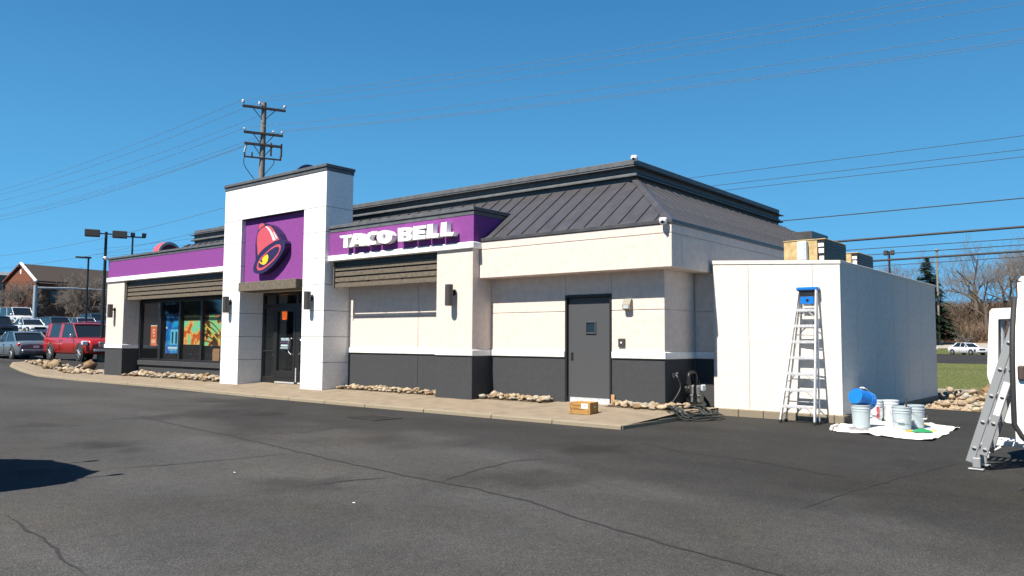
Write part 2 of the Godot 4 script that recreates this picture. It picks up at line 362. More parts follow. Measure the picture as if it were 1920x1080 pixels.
func grid_line(lo: float, hi: float, a: float, b: float, fine: float) -> Array:
	var out := []
	var p := a
	while p < b: out.append(p); p += fine
	out.append(b)
	var step := fine
	p = b
	while p < hi: step = minf(step * 1.22, 25.0); p += step; out.append(p)
	step = fine; p = a
	while p > lo: step = minf(step * 1.22, 25.0); p -= step; out.push_front(p)
	return out
func make_ground() -> void:
	var big := noise(0.16, 12, 4); var mid := noise(0.6, 13, 3); var seal := noise(0.10, 19, 3)
	var xs := grid_line(-420.0, 300.0, -13.0, 7.0, 0.16)
	var zs := grid_line(-520.0, 60.0, -2.0, 12.6, 0.16)
	var s := Shape.new(); s.coloured = true
	var heights := []; var cols := []
	var sr := RandomNumberGenerator.new(); sr.seed = 321
	var spots := []
	for i in 46: spots.append([Vector2(sr.randf_range(-9.0, 5.0), sr.randf_range(2.8, 12.3)), sr.randf_range(0.12, 0.55), sr.randf_range(-0.30, 0.12)])
	for x in xs:
		var hr := []; var cr := []
		for z in zs:
			hr.append(ground_height(x, z))
			# fresh dark sealcoat beside the building and to the right, worn back to grey aggregate further out
			var edge: float = 5.2 + 0.20 * (x + 2.0) + 3.0 * seal.get_noise_2d(x * 0.7, z) + 1.2 * mid.get_noise_2d(x * 0.8 + 7.0, z)
			var worn := smooth(-0.7, 1.1, z - edge)
			var k: float = lerpf(0.104, 0.172, worn)
			k *= 1.0 + 0.25 * big.get_noise_2d(x * 1.0, z * 2.4) + 0.12 * mid.get_noise_2d(x, z * 1.5)
			for q in spots:
				var dd: float = q[0].distance_to(Vector2(x, z)) / q[1]
				if dd < 1.6: k *= 1.0 + q[2] * smooth(1.35, 0.5, dd + 0.8 * mid.get_noise_2d(x * 3.0, z * 3.0))
			var warm := 0.5 + 0.5 * mid.get_noise_2d(x * 0.6 + 40.0, z * 0.6)
			cr.append(Color(k * (0.975 + 0.05 * warm), k * 0.99, k * (1.03 - 0.11 * warm)))
		heights.append(hr); cols.append(cr)
	for i in xs.size() - 1:
		for j in zs.size() - 1:
			var p := []
			for q in [[i, j], [i, j + 1], [i + 1, j + 1], [i + 1, j]]:
				p.append([Vector3(xs[q[0]], heights[q[0]][q[1]], zs[q[1]]), cols[q[0]][q[1]]])
			for q in [p[0], p[2], p[1], p[0], p[3], p[2]]:
				s.tint = q[1]; s.put(q[0], Vector3.UP)
	structure("parking_lot_ground", s, M.asphalt)
	# sealed cracks, thin raised bands of tar
	var cracks := [
		[[-8.92, 6.48], [-6.54, 6.84], [-5.03, 7.0], [-3.81, 7.18], [-2.45, 7.42], [-1.39, 7.56], [-0.56, 7.66], [0.0, 7.69], [0.49, 7.72], [1.16, 7.85], [1.99, 8.16], [2.49, 8.29], [3.03, 8.44], [3.9, 8.62]],
		[[-3.3, 9.6], [-3.03, 8.79], [-2.87, 7.8], [-2.78, 7.41]],
		[[-0.93, 8.85], [-0.80, 8.25], [-0.56, 7.66]],
		[[-0.06, 7.69], [-0.30, 6.84], [-0.41, 6.16], [-0.17, 5.65]],
		[[-1.6, 11.0], [-0.38, 11.12], [0.62, 11.28]],
		[[3.08, 6.6], [3.16, 5.41], [3.44, 3.47], [3.57, 2.72]],
		[[-0.19, 3.63], [0.80, 4.15], [1.58, 4.18], [2.66, 4.64], [3.67, 4.78]],
		[[-5.03, 7.0], [-4.6, 6.0], [-4.75, 5.2], [-4.4, 4.3]]]
	var wob := noise(1.7, 55, 2)
	for ci in cracks.size():
		var c: Array = cracks[ci]
		var st := Shape.new()
		var pts := []
		for i in c.size() - 1:
			var a := Vector2(c[i][0], c[i][1]); var b := Vector2(c[i + 1][0], c[i + 1][1])
			var m := maxi(2, int(a.distance_to(b) / 0.09))
			for k in m: pts.append(a.lerp(b, float(k) / m))
		pts.append(Vector2(c[-1][0], c[-1][1]))
		var row := []
		for i in pts.size():
			var d: Vector2 = (pts[mini(i + 1, pts.size() - 1)] - pts[maxi(i - 1, 0)]).normalized()
			var nn := Vector2(-d.y, d.x)
			var q: Vector2 = pts[i] + nn * 0.035 * wob.get_noise_2d(pts[i].x * 1.5, pts[i].y * 1.5 + ci * 9)
			var w := (0.014 if ci == 0 else 0.010) + 0.008 * wob.get_noise_2d(pts[i].x * 4.0 + 9, pts[i].y * 4.0)
			w = maxf(w, 0.002) * clampf(minf(i, pts.size() - 1 - i) / 4.0, 0.25, 1)
			row.append([q + nn * w, q - nn * w])
		for i in row.size() - 1:
			var y := 0.004
			st.quad(Vector3(row[i][0].x, y, row[i][0].y), Vector3(row[i + 1][0].x, y, row[i + 1][0].y), Vector3(row[i + 1][1].x, y, row[i + 1][1].y), Vector3(row[i][1].x, y, row[i][1].y))
		var o := structure("pavement_crack_seal", st, M.crack)
	# storm drain grate set in the asphalt
	var d := thing("storm_drain_grate", "dark iron drain grate set in the asphalt before the kerb", "drain grate", V(-5.57, 0.0, 3.8), -0.12)
	var f := Shape.new()
	f.box(V(-0.42, 0.002, -0.3), V(0.42, 0.012, -0.27)); f.box(V(-0.42, 0.002, 0.27), V(0.42, 0.012, 0.3)); f.box(V(-0.42, 0.002, -0.27), V(-0.39, 0.012, 0.27)); f.box(V(0.39, 0.002, -0.27), V(0.42, 0.012, 0.27))
	obj("frame", f, M.dark_metal, d)
	one_box("pit", V(-0.39, 0.001, -0.27), V(0.39, 0.005, 0.27), M.black_metal, d)
	for k in 13: one_box("bar", V(-0.375 + k * 0.06, 0.005, -0.27), V(-0.345 + k * 0.06, 0.011, 0.27), M.dark_metal, d)
	# the walk along the front with its kerb; it rises gently to the wall
	var w := Shape.new()
	var nose := [[-1.254, 2.39], [-4.0, 2.39], [-7.5, 2.40], [-11.6, 2.36], [-17.2, 2.05], [-22.46, 2.1], [-26.86, 1.83], [-30.0, 1.3], [-32.6, 0.8], [-34.6, 0.05], [-35.1, -0.5]]
	var prev = null
	var kb := Shape.new()
	for i in nose.size():
		var x: float = nose[i][0]; var z: float = nose[i][1]
		var h := ground_height(x, z)
		var back := -0.06 if x > -24.2 else lerpf(-0.06, -0.7, clampf((-24.2 - x) / 10.0, 0, 1))
		var yb := h + (0.165 if x > -24 else 0.11)
		var here := [V(x, h + 0.062, z - 0.15), V(x, yb, back), V(x, h + 0.066, z), V(x, h - 0.05, z + 0.012)]
		if prev != null:
			w.quad(here[0], prev[0], prev[1], here[1])
			var cuts := maxi(1, int(round(prev[2].distance_to(here[2]) / 1.55)))
			for c in cuts:
				var p := func(q: int, t: float) -> Vector3: return prev[q].lerp(here[q], t)
				var t0 := (c + 0.006) / cuts; var t1 := (c + 0.994) / cuts
				var ks := Shape.new()
				var a0: Vector3 = p.call(2, t0); var a1: Vector3 = p.call(2, t1); var b0: Vector3 = p.call(0, t0) + V(0, 0.004, 0.003); var b1: Vector3 = p.call(0, t1) + V(0, 0.004, 0.003)
				var lip := V(0, -0.012, 0.012)
				ks.quad(a1, a0, b0, b1)
				ks.quad(a1 + lip, a0 + lip, a0, a1)
				ks.quad(p.call(3, t1) + V(0, 0, 0.012), p.call(3, t0) + V(0, 0, 0.012), a0 + lip, a1 + lip)
				ks.quad(b0, a0, a0 + V(0, -0.1, 0), b0 + V(0, -0.1, 0)); ks.quad(b1, b1 + V(0, -0.1, 0), a1 + V(0, -0.1, 0), a1)
				kb_list.append(ks)
		prev = here
	# right hand end of the walk, and the strip beside the building
	w.quad(V(-1.254, 0.062, 2.24), V(-1.254, 0.14, -1.12), V(-1.781, 0.165, -1.12), V(-1.254, 0.062, 2.24))
	var sw := structure("sidewalk", w, M.concrete)
	for ks in kb_list: obj("kerb_stone", ks, M.kerb, sw)
	for k in 3:
		var z0 := 2.37 - k * 1.17; var z1 := z0 - 1.16
		var ks := Shape.new(); ks.bev(V(-1.40, -0.05, z1), V(-1.247, lerpf(0.068, 0.10, k / 2.0), z0), 0.012)
		obj("kerb_stone", ks, M.kerb, sw)
	# litter on the lot
	for q in [[-2.05, 8.72], [0.1, 8.9]]:
		var ls := Shape.new(); ls.bev(V(-0.011, 0.004, -0.008), V(0.011, 0.009, 0.008), 0.002, turned(V(0, 0, 0), q[0] * 3.0))
		var lo := obj("paper_scrap", ls, M.plastic_white); lo.position = V(q[0], 0, q[1])
		tag(lo, "tiny white paper scrap beside the dark vehicle shadow" if q[0] < -1 else "tiny white paper scrap in the middle of the foreground asphalt", "litter", "scraps of paper on the lot")
var kb_list := []

# ---- the restaurant --------------------------------------------------------------------------------------------
const BELT0 := 1.077
const BELT1 := 1.212
var building: Node3D

func panel(called: String, lo: Vector3, hi: Vector3, m: Material, parent: Node, b := 0.008) -> MeshInstance3D:
	return one_box(called, lo, hi, m, parent, b)
func cap_run(parent: Node, x0: float, x1: float, z0: float, z1: float, y0: float, y1: float) -> void:
	# two stepped metal copings
	var mid := lerpf(y0, y1, 0.52)
	var a := one_box("lower_coping", V(x0, y0, z0), V(x1, mid - 0.006, z1), M.roof_band, parent, 0.006)
	one_box("upper_coping", V(x0 - 0.02, mid + 0.004, z0 - 0.02), V(x1 + 0.02, y1, z1 + 0.03), M.roof_band, parent, 0.008)
	one_box("coping_core", V(x0 + 0.02, mid - 0.01, z0 + 0.02), V(x1 - 0.02, mid + 0.01, z1 - 0.02), M.black_metal, parent)

func make_building() -> void:
	building = thing("restaurant_building", "single storey purple and white restaurant with entrance tower and dark metal mansard roof", "restaurant")
	var B := building
	# --- service wall
	var sw := one_box("service_wall", V(-6.116, 0.0, -0.30), V(-4.08, 2.80, -0.02), M.cream, B)
	var y_rows := [[BELT1, 2.012], [2.022, 2.80]]
	for r in y_rows:
		panel("stucco_panel", V(-6.116, r[0], -0.02), V(-4.085, r[1], 0.0), M.cream, sw)
		panel("stucco_panel", V(-2.951, r[0], -0.02), V(-1.781, r[1], 0.0), M.cream, sw)
	panel("stucco_panel", V(-4.08, 2.357, -0.28), V(-2.956, 2.80, 0.0), M.cream, sw)
	one_box("wall_core", V(-2.956, 0.0, -0.30), V(-1.80, 2.80, -0.02), M.cream, sw)
	one_box("wall_core", V(-6.116, 2.79, -0.32), V(-1.45, 3.60, 0.0), M.cream, sw)
	panel("base_panel", V(-6.116, 0.0, -0.02), V(-4.085, BELT0, -0.004), M.charcoal, sw)
	panel("base_panel", V(-2.951, 0.0, -0.02), V(-1.781, BELT0, -0.004), M.charcoal, sw)
	panel("belt_trim", V(-6.116, BELT0, -0.02), V(-4.09, BELT1, 0.03), M.trim_white, sw, 0.012)
	panel("belt_trim", V(-2.945, BELT0, -0.02), V(-1.755, BELT1, 0.03), M.trim_white, sw, 0.012)
	# --- side wall towards the cooler
	var dw := one_box("side_wall", V(-2.1, 0.0, -1.24), V(-1.80, 2.80, -0.30), M.cream, B)
	for r in y_rows:
		panel("stucco_panel", V(-1.80, r[0], -1.24), V(-1.781, r[1], -0.003), M.cream, dw)
		panel("stucco_panel", V(-1.778, r[0], -1.26), V(-1.33, r[1], -1.24), M.cream, dw)
	one_box("wall_core", V(-2.1, 0.0, -11.4), V(-1.34, 3.0, -1.26), M.cream, dw)
	panel("base_panel", V(-1.80, 0.0, -1.24), V(-1.785, BELT0, -0.008), M.charcoal, dw)
	panel("base_panel", V(-1.785, 0.0, -1.26), V(-1.33, BELT0, -1.245), M.charcoal, dw)
	panel("belt_trim", V(-1.80, BELT0, -1.24), V(-1.755, BELT1, 0.026), M.trim_white, dw, 0.012)
	panel("belt_trim", V(-1.755, BELT0, -1.26), V(-1.33, BELT1, -1.215), M.trim_white, dw, 0.012)
	# --- service door
	var sd := Shape.new()
	sd.bev(V(-4.035, 0.17, -0.10), V(-3.0, 2.30, -0.055), 0.006)
	var door := obj("service_door", sd, M.door_grey, B)
	var fr := Shape.new()
	fr.bev(V(-4.08, 0.12, -0.14), V(-4.035, 2.352, 0.012), 0.005); fr.bev(V(-3.0, 0.12, -0.14), V(-2.956, 2.352, 0.012), 0.005); fr.bev(V(-4.035, 2.305, -0.14), V(-3.0, 2.352, 0.0115), 0.005)
	obj("door_frame", fr, M.black_metal, door)
	var pf := Shape.new()
	for q in [[-3.60, 1.56, -3.575, 1.81], [-3.375, 1.56, -3.35, 1.81], [-3.575, 1.785, -3.375, 1.81], [-3.575, 1.56, -3.375, 1.585]]: pf.bev(V(q[0], q[1], -0.055), V(q[2], q[3], -0.03), 0.004)
	obj("hatch_frame", pf, M.door_grey, door)
	one_box("hatch_pane", V(-3.575, 1.585, -0.055), V(-3.375, 1.785, -0.05), M.car_glass, door)
	one_box("kick_plate", V(-3.99, 0.17, -0.055), V(-3.03, 0.27, -0.05), M.aluminium_lit, door)
	for y in [0.42, 1.2, 2.05]: one_box("hinge", V(-3.03, y, -0.054), V(-2.99, y + 0.11, -0.035), M.dark_metal, door, 0.004)
	var kn := Shape.new(); kn.bev(V(-3.97, 1.02, -0.054), V(-3.91, 1.18, -0.045), 0.006); obj("lock_plate", kn, M.dark_metal, door)
	one_box("threshold", V(-4.035, 0.10, -0.16), V(-3.0, 0.165, 0.02), M.aluminium_lit, door)
	# --- pier
	var pier := one_box("pier", V(-7.20, 0.0, -0.1), V(-6.136, 3.44, 0.60), M.cream, B)
	panel("stucco_panel", V(-7.22, BELT1, -0.10), V(-6.116, 3.425, 0.624), M.cream, pier)
	panel("base_panel", V(-7.22, 0.0, -0.10), V(-6.116, BELT0, 0.618), M.charcoal, pier)
	panel("belt_trim", V(-7.235, BELT0, -0.10), V(-6.09, BELT1, 0.65), M.trim_white, pier, 0.012)
	# --- recessed wall under the slats
	var rw := one_box("recessed_wall", V(-11.15, 0.0, -0.35), V(-7.22, 3.56, -0.07), M.cream, B)
	for c in [[-11.14, -8.514], [-8.504, -7.222]]:
		for r in [[BELT1, 2.008], [2.018, 3.5]]: panel("stucco_panel", V(c[0], r[0], -0.07), V(c[1], r[1], -0.05), M.cream, rw)
		panel("base_panel", V(c[0], 0.0, -0.07), V(c[1], BELT0, -0.055), M.charcoal, rw)
	panel("belt_trim", V(-11.14, BELT0, -0.07), V(-7.222, BELT1, -0.02), M.trim_white, rw, 0.012)
	# --- cream fascia, front and right
	var fa := one_box("cream_fascia", V(-6.116, 2.80, 0.0), V(-1.425, 3.56, 0.385), M.cream, B)
	for r in [[2.777, 3.399], [3.409, 3.575]]:
		panel("stucco_panel", V(-6.112, r[0], 0.0), V(-1.404, r[1], 0.4075), M.cream, fa, 0.008)
		panel("stucco_panel", V(-1.78, r[0], -11.6), V(-1.404, r[1], -0.004), M.cream, fa, 0.008)
	one_box("soffit", V(-6.112, 2.785, -0.02), V(-1.43, 2.80, 0.39), M.cream, fa)
	one_box("fascia_core", V(-1.8, 2.80, -11.55), V(-1.425, 3.56, -0.01), M.cream, fa)
	var ec := one_box("eave_coping", V(-6.10, 3.576, 0.0), V(-1.38, 3.657, 0.43), M.roof, fa, 0.01)
	one_box("eave_coping", V(-1.80, 3.576, -11.65), V(-1.38, 3.657, -0.004), M.roof, fa, 0.01)
	# --- purple sign band right of the tower
	var pb := one_box("purple_sign_band", V(-11.14, 3.565, -0.35), V(-6.10, 4.17, 0.62), M.purple, B)
	panel("stucco_panel", V(-11.135, 3.570, 0.62), V(-6.08, 4.165, 0.645), M.purple, pb)
	panel("stucco_panel", V(-6.10, 3.570, -0.4), V(-6.08, 4.165, 0.62), M.purple, pb)
	panel("white_trim", V(-11.135, 3.426, -0.05), V(-6.055, 3.568, 0.685), M.trim_white, pb, 0.012)
	cap_run(pb, -11.12, -6.07, -0.9, 0.655, 4.167, 4.345)
	slats(B, -11.02, -7.225, 3.29, 0.52, 4, -11.09, -7.22)
	# --- left section
	var lb := one_box("purple_fascia", V(-23.86, 3.565, -0.8), V(-15.99, 4.15, 0.635), M.purple, B)
	panel("stucco_panel", V(-23.88, 3.59, 0.635), V(-15.99, 4.165, 0.66), M.purple, lb)
	panel("white_trim", V(-23.93, 3.43, -0.8), V(-15.99, 3.586, 0.695), M.trim_white, lb, 0.012)
	cap_run(lb, -23.89, -15.99, -0.9, 0.67, 4.168, 4.32)
	slats(B, -22.60, -16.0, 3.30, 0.52, 4, -22.6, -16.0)
	var lc := one_box("corner_column", V(-23.93, 0.0, -0.8), V(-22.64, 3.44, 0.62), M.cream, B)
	panel("stucco_panel", V(-23.95, BELT1, -0.8), V(-22.617, 3.428, 0.64), M.cream, lc)
	panel("base_panel", V(-23.95, 0.0, -0.8), V(-22.617, BELT0, 0.635), M.charcoal, lc)
	panel("belt_trim", V(-23.98, BELT0, -0.82), V(-22.59, BELT1, 0.668), M.trim_white, lc, 0.012)
	one_box("left_wall", V(-23.95, 0.0, -11.4), V(-23.65, 3.58, -0.8), M.cream, lc)
	var ww := one_box("window_wall", V(-22.62, 0.0, -0.25), V(-15.99, 0.49, 0.06), M.charcoal, B)
	panel("sill", V(-22.60, 0.50, -0.25), V(-15.99, 0.665, 0.12), M.charcoal, ww, 0.012)
	one_box("head_wall", V(-22.62, 2.75, -0.25), V(-15.99, 3.58, 0.03), M.charcoal, ww)
	var wf := Shape.new()
	var mull := [-22.62, -21.15, -19.84, -18.45, -17.2, -16.02]
	for x in mull: wf.bev(V(x, 0.667, -0.05), V(x + 0.11, 2.749, 0.075), 0.006)
	for i in mull.size() - 1:
		wf.bev(V(mull[i] + 0.11, 0.667, -0.05), V(mull[i + 1], 0.735, 0.070), 0.006)
		wf.bev(V(mull[i] + 0.11, 2.66, -0.05), V(mull[i + 1], 2.749, 0.070), 0.006)
	var wfo := obj("window_frame", wf, M.black_metal, B)
	for i in mull.size() - 1: one_box("pane", V(mull[i] + 0.10, 0.73, 0.0), V(mull[i + 1] + 0.01, 2.67, 0.008), M.glass, wfo)
	# --- entrance tower
	var joints := [0.0, 0.829, 1.491, 2.164, 2.841, 3.522, 4.206, 4.865]
	for p in [[-15.986, -15.062], [-12.07, -11.14]]:
		var core := one_box("tower_pillar", V(p[0] + 0.015, 0.0, -0.10), V(p[1] - 0.015, 4.86, 0.752), M.charcoal, B)
		for i in 7: panel("stucco_block", V(p[0], joints[i] + 0.006, -0.114), V(p[1], joints[i + 1] - 0.006, 0.767), M.white_stucco, core, 0.003)
	var hd := one_box("tower_header", V(-15.97, 4.86, -0.10), V(-11.155, 5.80, 0.752), M.charcoal, B)
	panel("stucco_block", V(-15.986, 4.871, -0.114), V(-11.14, 5.804, 0.767), M.white_stucco, hd, 0.007)
	cap_run(hd, -16.0, -11.125, -0.13, 0.785, 5.804, 5.981)
	var pp := one_box("purple_bell_panel", V(-15.062, 3.0, 0.30), V(-12.07, 4.862, 0.61), M.purple, B)
	panel("stucco_panel", V(-15.060, 3.0, 0.61), V(-13.70, 4.862, 0.637), M.purple, pp)
	panel("stucco_panel", V(-13.692, 3.0, 0.61), V(-12.072, 4.862, 0.637), M.purple, pp)
	var cn := Shape.new(); cn.bev(V(-14.99, 2.77, 0.30), V(-12.235, 3.03, 0.867), 0.01)
	obj("entrance_canopy", cn, M.slat, B)
	one_box("entrance_soffit", V(-15.06, 2.78, -0.10), V(-12.07, 2.86, 0.64), M.cream, B)
	# storefront doors
	var ef := Shape.new()
	for q in [[-15.06, -14.98], [-14.50, -14.38], [-13.42, -13.28], [-12.15, -12.07]]: ef.bev(V(q[0], 0.16, -0.09), V(q[1], 2.78, 0.0), 0.006)
	for q in [[-14.98, -14.50], [-14.38, -13.42], [-13.28, -12.15]]:
		ef.bev(V(q[0], 2.70, -0.09), V(q[1], 2.78, -0.005), 0.006)
		ef.bev(V(q[0], 2.32, -0.09), V(q[1], 2.44, -0.005), 0.006)
		ef.bev(V(q[0], 0.16, -0.09), V(q[1], 0.34, -0.005), 0.006)
	ef.bev(V(-14.98, 1.05, -0.08), V(-14.50, 1.10, -0.006), 0.006)
	var efo := obj("storefront_frame", ef, M.black_metal, B)
	for q in [[-14.98, -14.50, 0.34, 1.05], [-14.98, -14.50, 1.10, 2.32], [-14.98, -14.50, 2.44, 2.70], [-14.38, -12.15, 2.44, 2.70]]:
		one_box("pane", V(q[0] - 0.01, q[2] - 0.01, -0.05), V(q[1] + 0.01, q[3] + 0.01, -0.042), M.glass, efo)
	for q in [[-14.38, -13.42, 1], [-13.28, -12.15, -1]]:
		var leaf := Shape.new()
		leaf.bev(V(q[0], 0.34, -0.07), V(q[0] + 0.09, 2.32, 0.012), 0.005); leaf.bev(V(q[1] - 0.09, 0.34, -0.07), V(q[1], 2.32, 0.012), 0.005)
		leaf.bev(V(q[0] + 0.09, 2.22, -0.07), V(q[1] - 0.09, 2.32, 0.010), 0.005); leaf.bev(V(q[0] + 0.09, 0.34, -0.07), V(q[1] - 0.09, 0.52, 0.010), 0.005)
		var lf := obj("entrance_door", leaf, M.black_metal, B)
		one_box("pane", V(q[0] + 0.08, 0.51, -0.04), V(q[1] - 0.08, 2.23, -0.032), M.glass, lf)
		var hx: float = q[1] - 0.10 if q[2] > 0 else q[0] + 0.10
		var hs := Shape.new()
		var path := []
		for k in 9:
			var a := PI * k / 8.0
			path.append(V(hx - q[2] * 0.16 * sin(a), 1.22 - 0.22 * cos(a), 0.055))
		path.push_front(V(hx, 1.0, 0.0)); path.append(V(hx, 1.44, 0.0))
		hs.tube(path, 0.014, 7)
		obj("handle", hs, M.chrome, lf)
		one_box("kick_strip", V(q[0] + 0.01, 0.175, -0.004), V(q[1] - 0.01, 0.215, 0.004), M.aluminium_lit, lf)
	one_box("door_edge_strip", V(-13.37, 0.22, 0.001), V(-13.33, 0.62, 0.012), M.aluminium_lit, efo)
	make_roof(B)

func slats(parent: Node, x0: float, x1: float, top: float, z: float, count: int, bx0: float, bx1: float) -> void:
	var hs := Shape.new(); hs.box(V(x0, top + 0.01, z - 0.05), V(x1, 3.425, z + 0.01))
	var h := obj("slat_header", hs, M.black_metal, parent)
	for k in count:
		var y1 := top - k * 0.145
		var s := Shape.new(); s.bev(V(x0 + 0.02, y1 - 0.107, z), V(x1 - 0.005, y1, z + 0.014), 0.003)
		obj("slat", s, M.slat, h)
	var br := int((x1 - x0) / 0.95)
	for k in br + 1:
		var x := x0 + 0.05 + (x1 - x0 - 0.1) * k / br
		one_box("slat_bracket", V(x - 0.02, top - 0.53, z - 0.05), V(x + 0.02, 3.42, z - 0.002), M.black_metal, h)
	one_box("slat_backing", V(x0, top - 0.40, z - 0.06), V(x1, top + 0.01, z - 0.051), M.black_metal, h)
	one_box("slat_end", V(x0 - 0.01, top - 0.55, z - 0.06), V(x0 + 0.018, 3.42, z + 0.05), M.slat, h)

func make_roof(B: Node3D) -> void:
	# mansard: eave rectangle and the foot of the upper band
	var ex0 := -23.72; var ex1 := -1.42; var ez1 := 0.36; var ez0 := -11.65; var ey := 3.64
	var tx0 := -22.02; var tx1 := -3.15; var tz1 := -1.34; var tz0 := -9.95; var ty := 4.86
	var base := Shape.new()
	var dip := V(0, -0.02, 0)
	base.quad(V(ex0, ey, ez1) + dip, V(ex1, ey, ez1) + dip, V(tx1, ty, tz1) + dip, V(tx0, ty, tz1) + dip)
	base.quad(V(ex1, ey, ez1) + dip, V(ex1, ey, ez0) + dip, V(tx1, ty, tz0) + dip, V(tx1, ty, tz1) + dip)
	base.quad(V(ex1, ey, ez0) + dip, V(ex0, ey, ez0) + dip, V(tx0, ty, tz0) + dip, V(tx1, ty, tz0) + dip)
	base.quad(V(ex0, ey, ez0) + dip, V(ex0, ey, ez1) + dip, V(tx0, ty, tz1) + dip, V(tx0, ty, tz0) + dip)
	base.quad(V(tx0, 5.2, tz1), V(tx1, 5.2, tz1), V(tx1, 5.2, tz0), V(tx0, 5.2, tz0))
	base.quad(V(ex0, ey - 0.05, ez1), V(ex0, ey - 0.05, ez0), V(ex1, ey - 0.05, ez0), V(ex1, ey - 0.05, ez1))
	var roof := obj("mansard_roof", base, M.roof, B)
	var slope := func(x: float, t: float) -> Vector3: return V(x, lerpf(ey, ty, t), lerpf(ez1, tz1, t))
	var sseam := func(z: float, t: float) -> Vector3: return V(lerpf(ex1, tx1, t), lerpf(ey, ty, t), z)
	var up_f := V(0, ez1 - tz1, ty - ey).normalized(); var up_s := V(ty - ey, ex1 - tx1, 0).normalized()
	# front pans and seams, 0.4 m apart
	var xs := []
	var x := -5.394
	while x > ex0 + 0.2: x -= 0.4
	while x < ex1 - 0.05: x += 0.4; if x > ex0 and x < ex1 - 0.05: xs.append(x)
	var lim := func(xx: float) -> float:
		if xx > tx1: return (ex1 - xx) / (ex1 - tx1)
		if xx < tx0: return (xx - ex0) / (tx0 - ex0)
		return 1.0
	for i in xs.size() + 1:
		var a: float = ex0 + 0.02 if i == 0 else xs[i - 1]; var b: float = ex1 - 0.02 if i == xs.size() else xs[i]
		var ta: float = lim.call(a); var tb: float = lim.call(b)
		var s := Shape.new(); var o := up_f * 0.006
		s.quad(slope.call(a + 0.006, 0.0) + o, slope.call(b - 0.006, 0.0) + o, slope.call(b - 0.006, tb) + o, slope.call(a + 0.006, ta) + o)
		obj("roof_pan", s, M.roof, roof)
		if i < xs.size() and tb > 0.08: rib(slope.call(b, 0.0), slope.call(b, tb - 0.03), up_f, V(1, 0, 0), roof)
	var zs := []
	var z := -0.073
	while z > ez0 + 0.1: zs.append(z); z -= 0.4
	var limz := func(q: float) -> float:
		if q > tz1: return (ez1 - q) / (ez1 - tz1)
		if q < tz0: return (q - ez0) / (tz0 - ez0)
		return 1.0
	for i in zs.size() + 1:
		var a: float = ez1 - 0.02 if i == 0 else zs[i - 1]; var b: float = ez0 + 0.02 if i == zs.size() else zs[i]
		var ta: float = limz.call(a); var tb: float = limz.call(b)
		var s := Shape.new(); var o := up_s * 0.006
		s.quad(sseam.call(a - 0.006, 0.0) + o, sseam.call(b + 0.006, 0.0) + o, sseam.call(b + 0.006, tb) + o, sseam.call(a - 0.006, ta) + o)
		obj("roof_pan", s, M.roof, roof)
		if i < zs.size() and tb > 0.08: rib(sseam.call(b, 0.0), sseam.call(b, tb - 0.03), up_s, V(0, 0, 1), roof)
	# hip caps
	for q in [[V(ex1, ey, ez1), V(tx1, ty, tz1), 1.0], [V(ex0, ey, ez1), V(tx0, ty, tz1), -1.0]]:
		var s := Shape.new()
		var lift := V(0, 0.03, 0)
		var dn := V(-0.17 * q[2], -0.0, 0.0); var ds := V(0.0, 0.0, -0.17)
		var e: Vector3 = q[0] + lift; var t: Vector3 = q[1] + lift
		if q[2] > 0:
			s.quad(e + dn, e, t, t + dn * 0.8); s.quad(e, e + ds, t + ds * 0.8, t)
		else:
			s.quad(e, e + dn, t + dn * 0.8, t); s.quad(e + ds, e, t, t + ds * 0.8)
		obj("hip_cap", s, M.roof, roof)
	# upper band: flared foot, vertical face, coping
	var bx0 := -21.86; var bx1 := -3.289; var bz1 := -1.477; var bz0 := -9.80
	var band := one_box("parapet_band", V(bx0 + 0.01, 4.9, bz0 + 0.01), V(bx1 - 0.01, 5.27, bz1 - 0.01), M.roof_band, B)
	for q in [[V(bx0, 5.10, bz1), V(bx1, 5.10, bz1), V(0, 0, 1)], [V(bx1, 5.10, bz1), V(bx1, 5.10, bz0), V(1, 0, 0)], [V(bx0, 5.10, bz0), V(bx0, 5.10, bz1), V(-1, 0, 0)], [V(bx1, 5.10, bz0), V(bx0, 5.10, bz0), V(0, 0, -1)]]:
		var a: Vector3 = q[0]; var b: Vector3 = q[1]; var o: Vector3 = q[2]
		var along := (b - a).normalized()
		var s := Shape.new()
		var fl := o * 0.10 + V(0, -0.075, 0)
		s.quad(a + fl - along * 0.10, b + fl + along * 0.10, b, a)
		s.quad(a, b, b + V(0, 0.165, 0), a + V(0, 0.165, 0))
		s.quad(a + fl - along * 0.10 + V(0, -0.03, 0), b + fl + along * 0.10 + V(0, -0.03, 0), b + fl + along * 0.10, a + fl - along * 0.10)
		obj("band_flashing", s, M.roof_band, band)
	one_box("band_coping", V(bx0 - 0.014, 5.268, bz0 - 0.014), V(bx1 + 0.014, 5.381, bz1 + 0.014), M.roof_band, band, 0.008)
	one_box("roof_vent", V(-20.6, 5.38, -4.2), V(-18.6, 5.75, -2.6), M.roof_band, band, 0.02)
	# rear box seen past the right slope
	one_box("roof_hood", V(-2.9, 3.7, -11.0), V(-2.25, 4.64, -9.6), M.roof, B, 0.01)

func rib(a: Vector3, b: Vector3, up: Vector3, side: Vector3, parent: Node) -> void:
	var s := Shape.new()
	var w := side * 0.012; var h := up * 0.030; var u := up * 0.004
	s.quad(a + w + u, b + w + u, b + w + h, a + w + h); s.quad(b - w + u, a - w + u, a - w + h, b - w + h)
	s.quad(a - w + h, a + w + h, b + w + h, b - w + h); s.quad(a - w + u, a + w + u, a + w + h, a - w + h)
	obj("standing_seam", s, M.roof, parent)

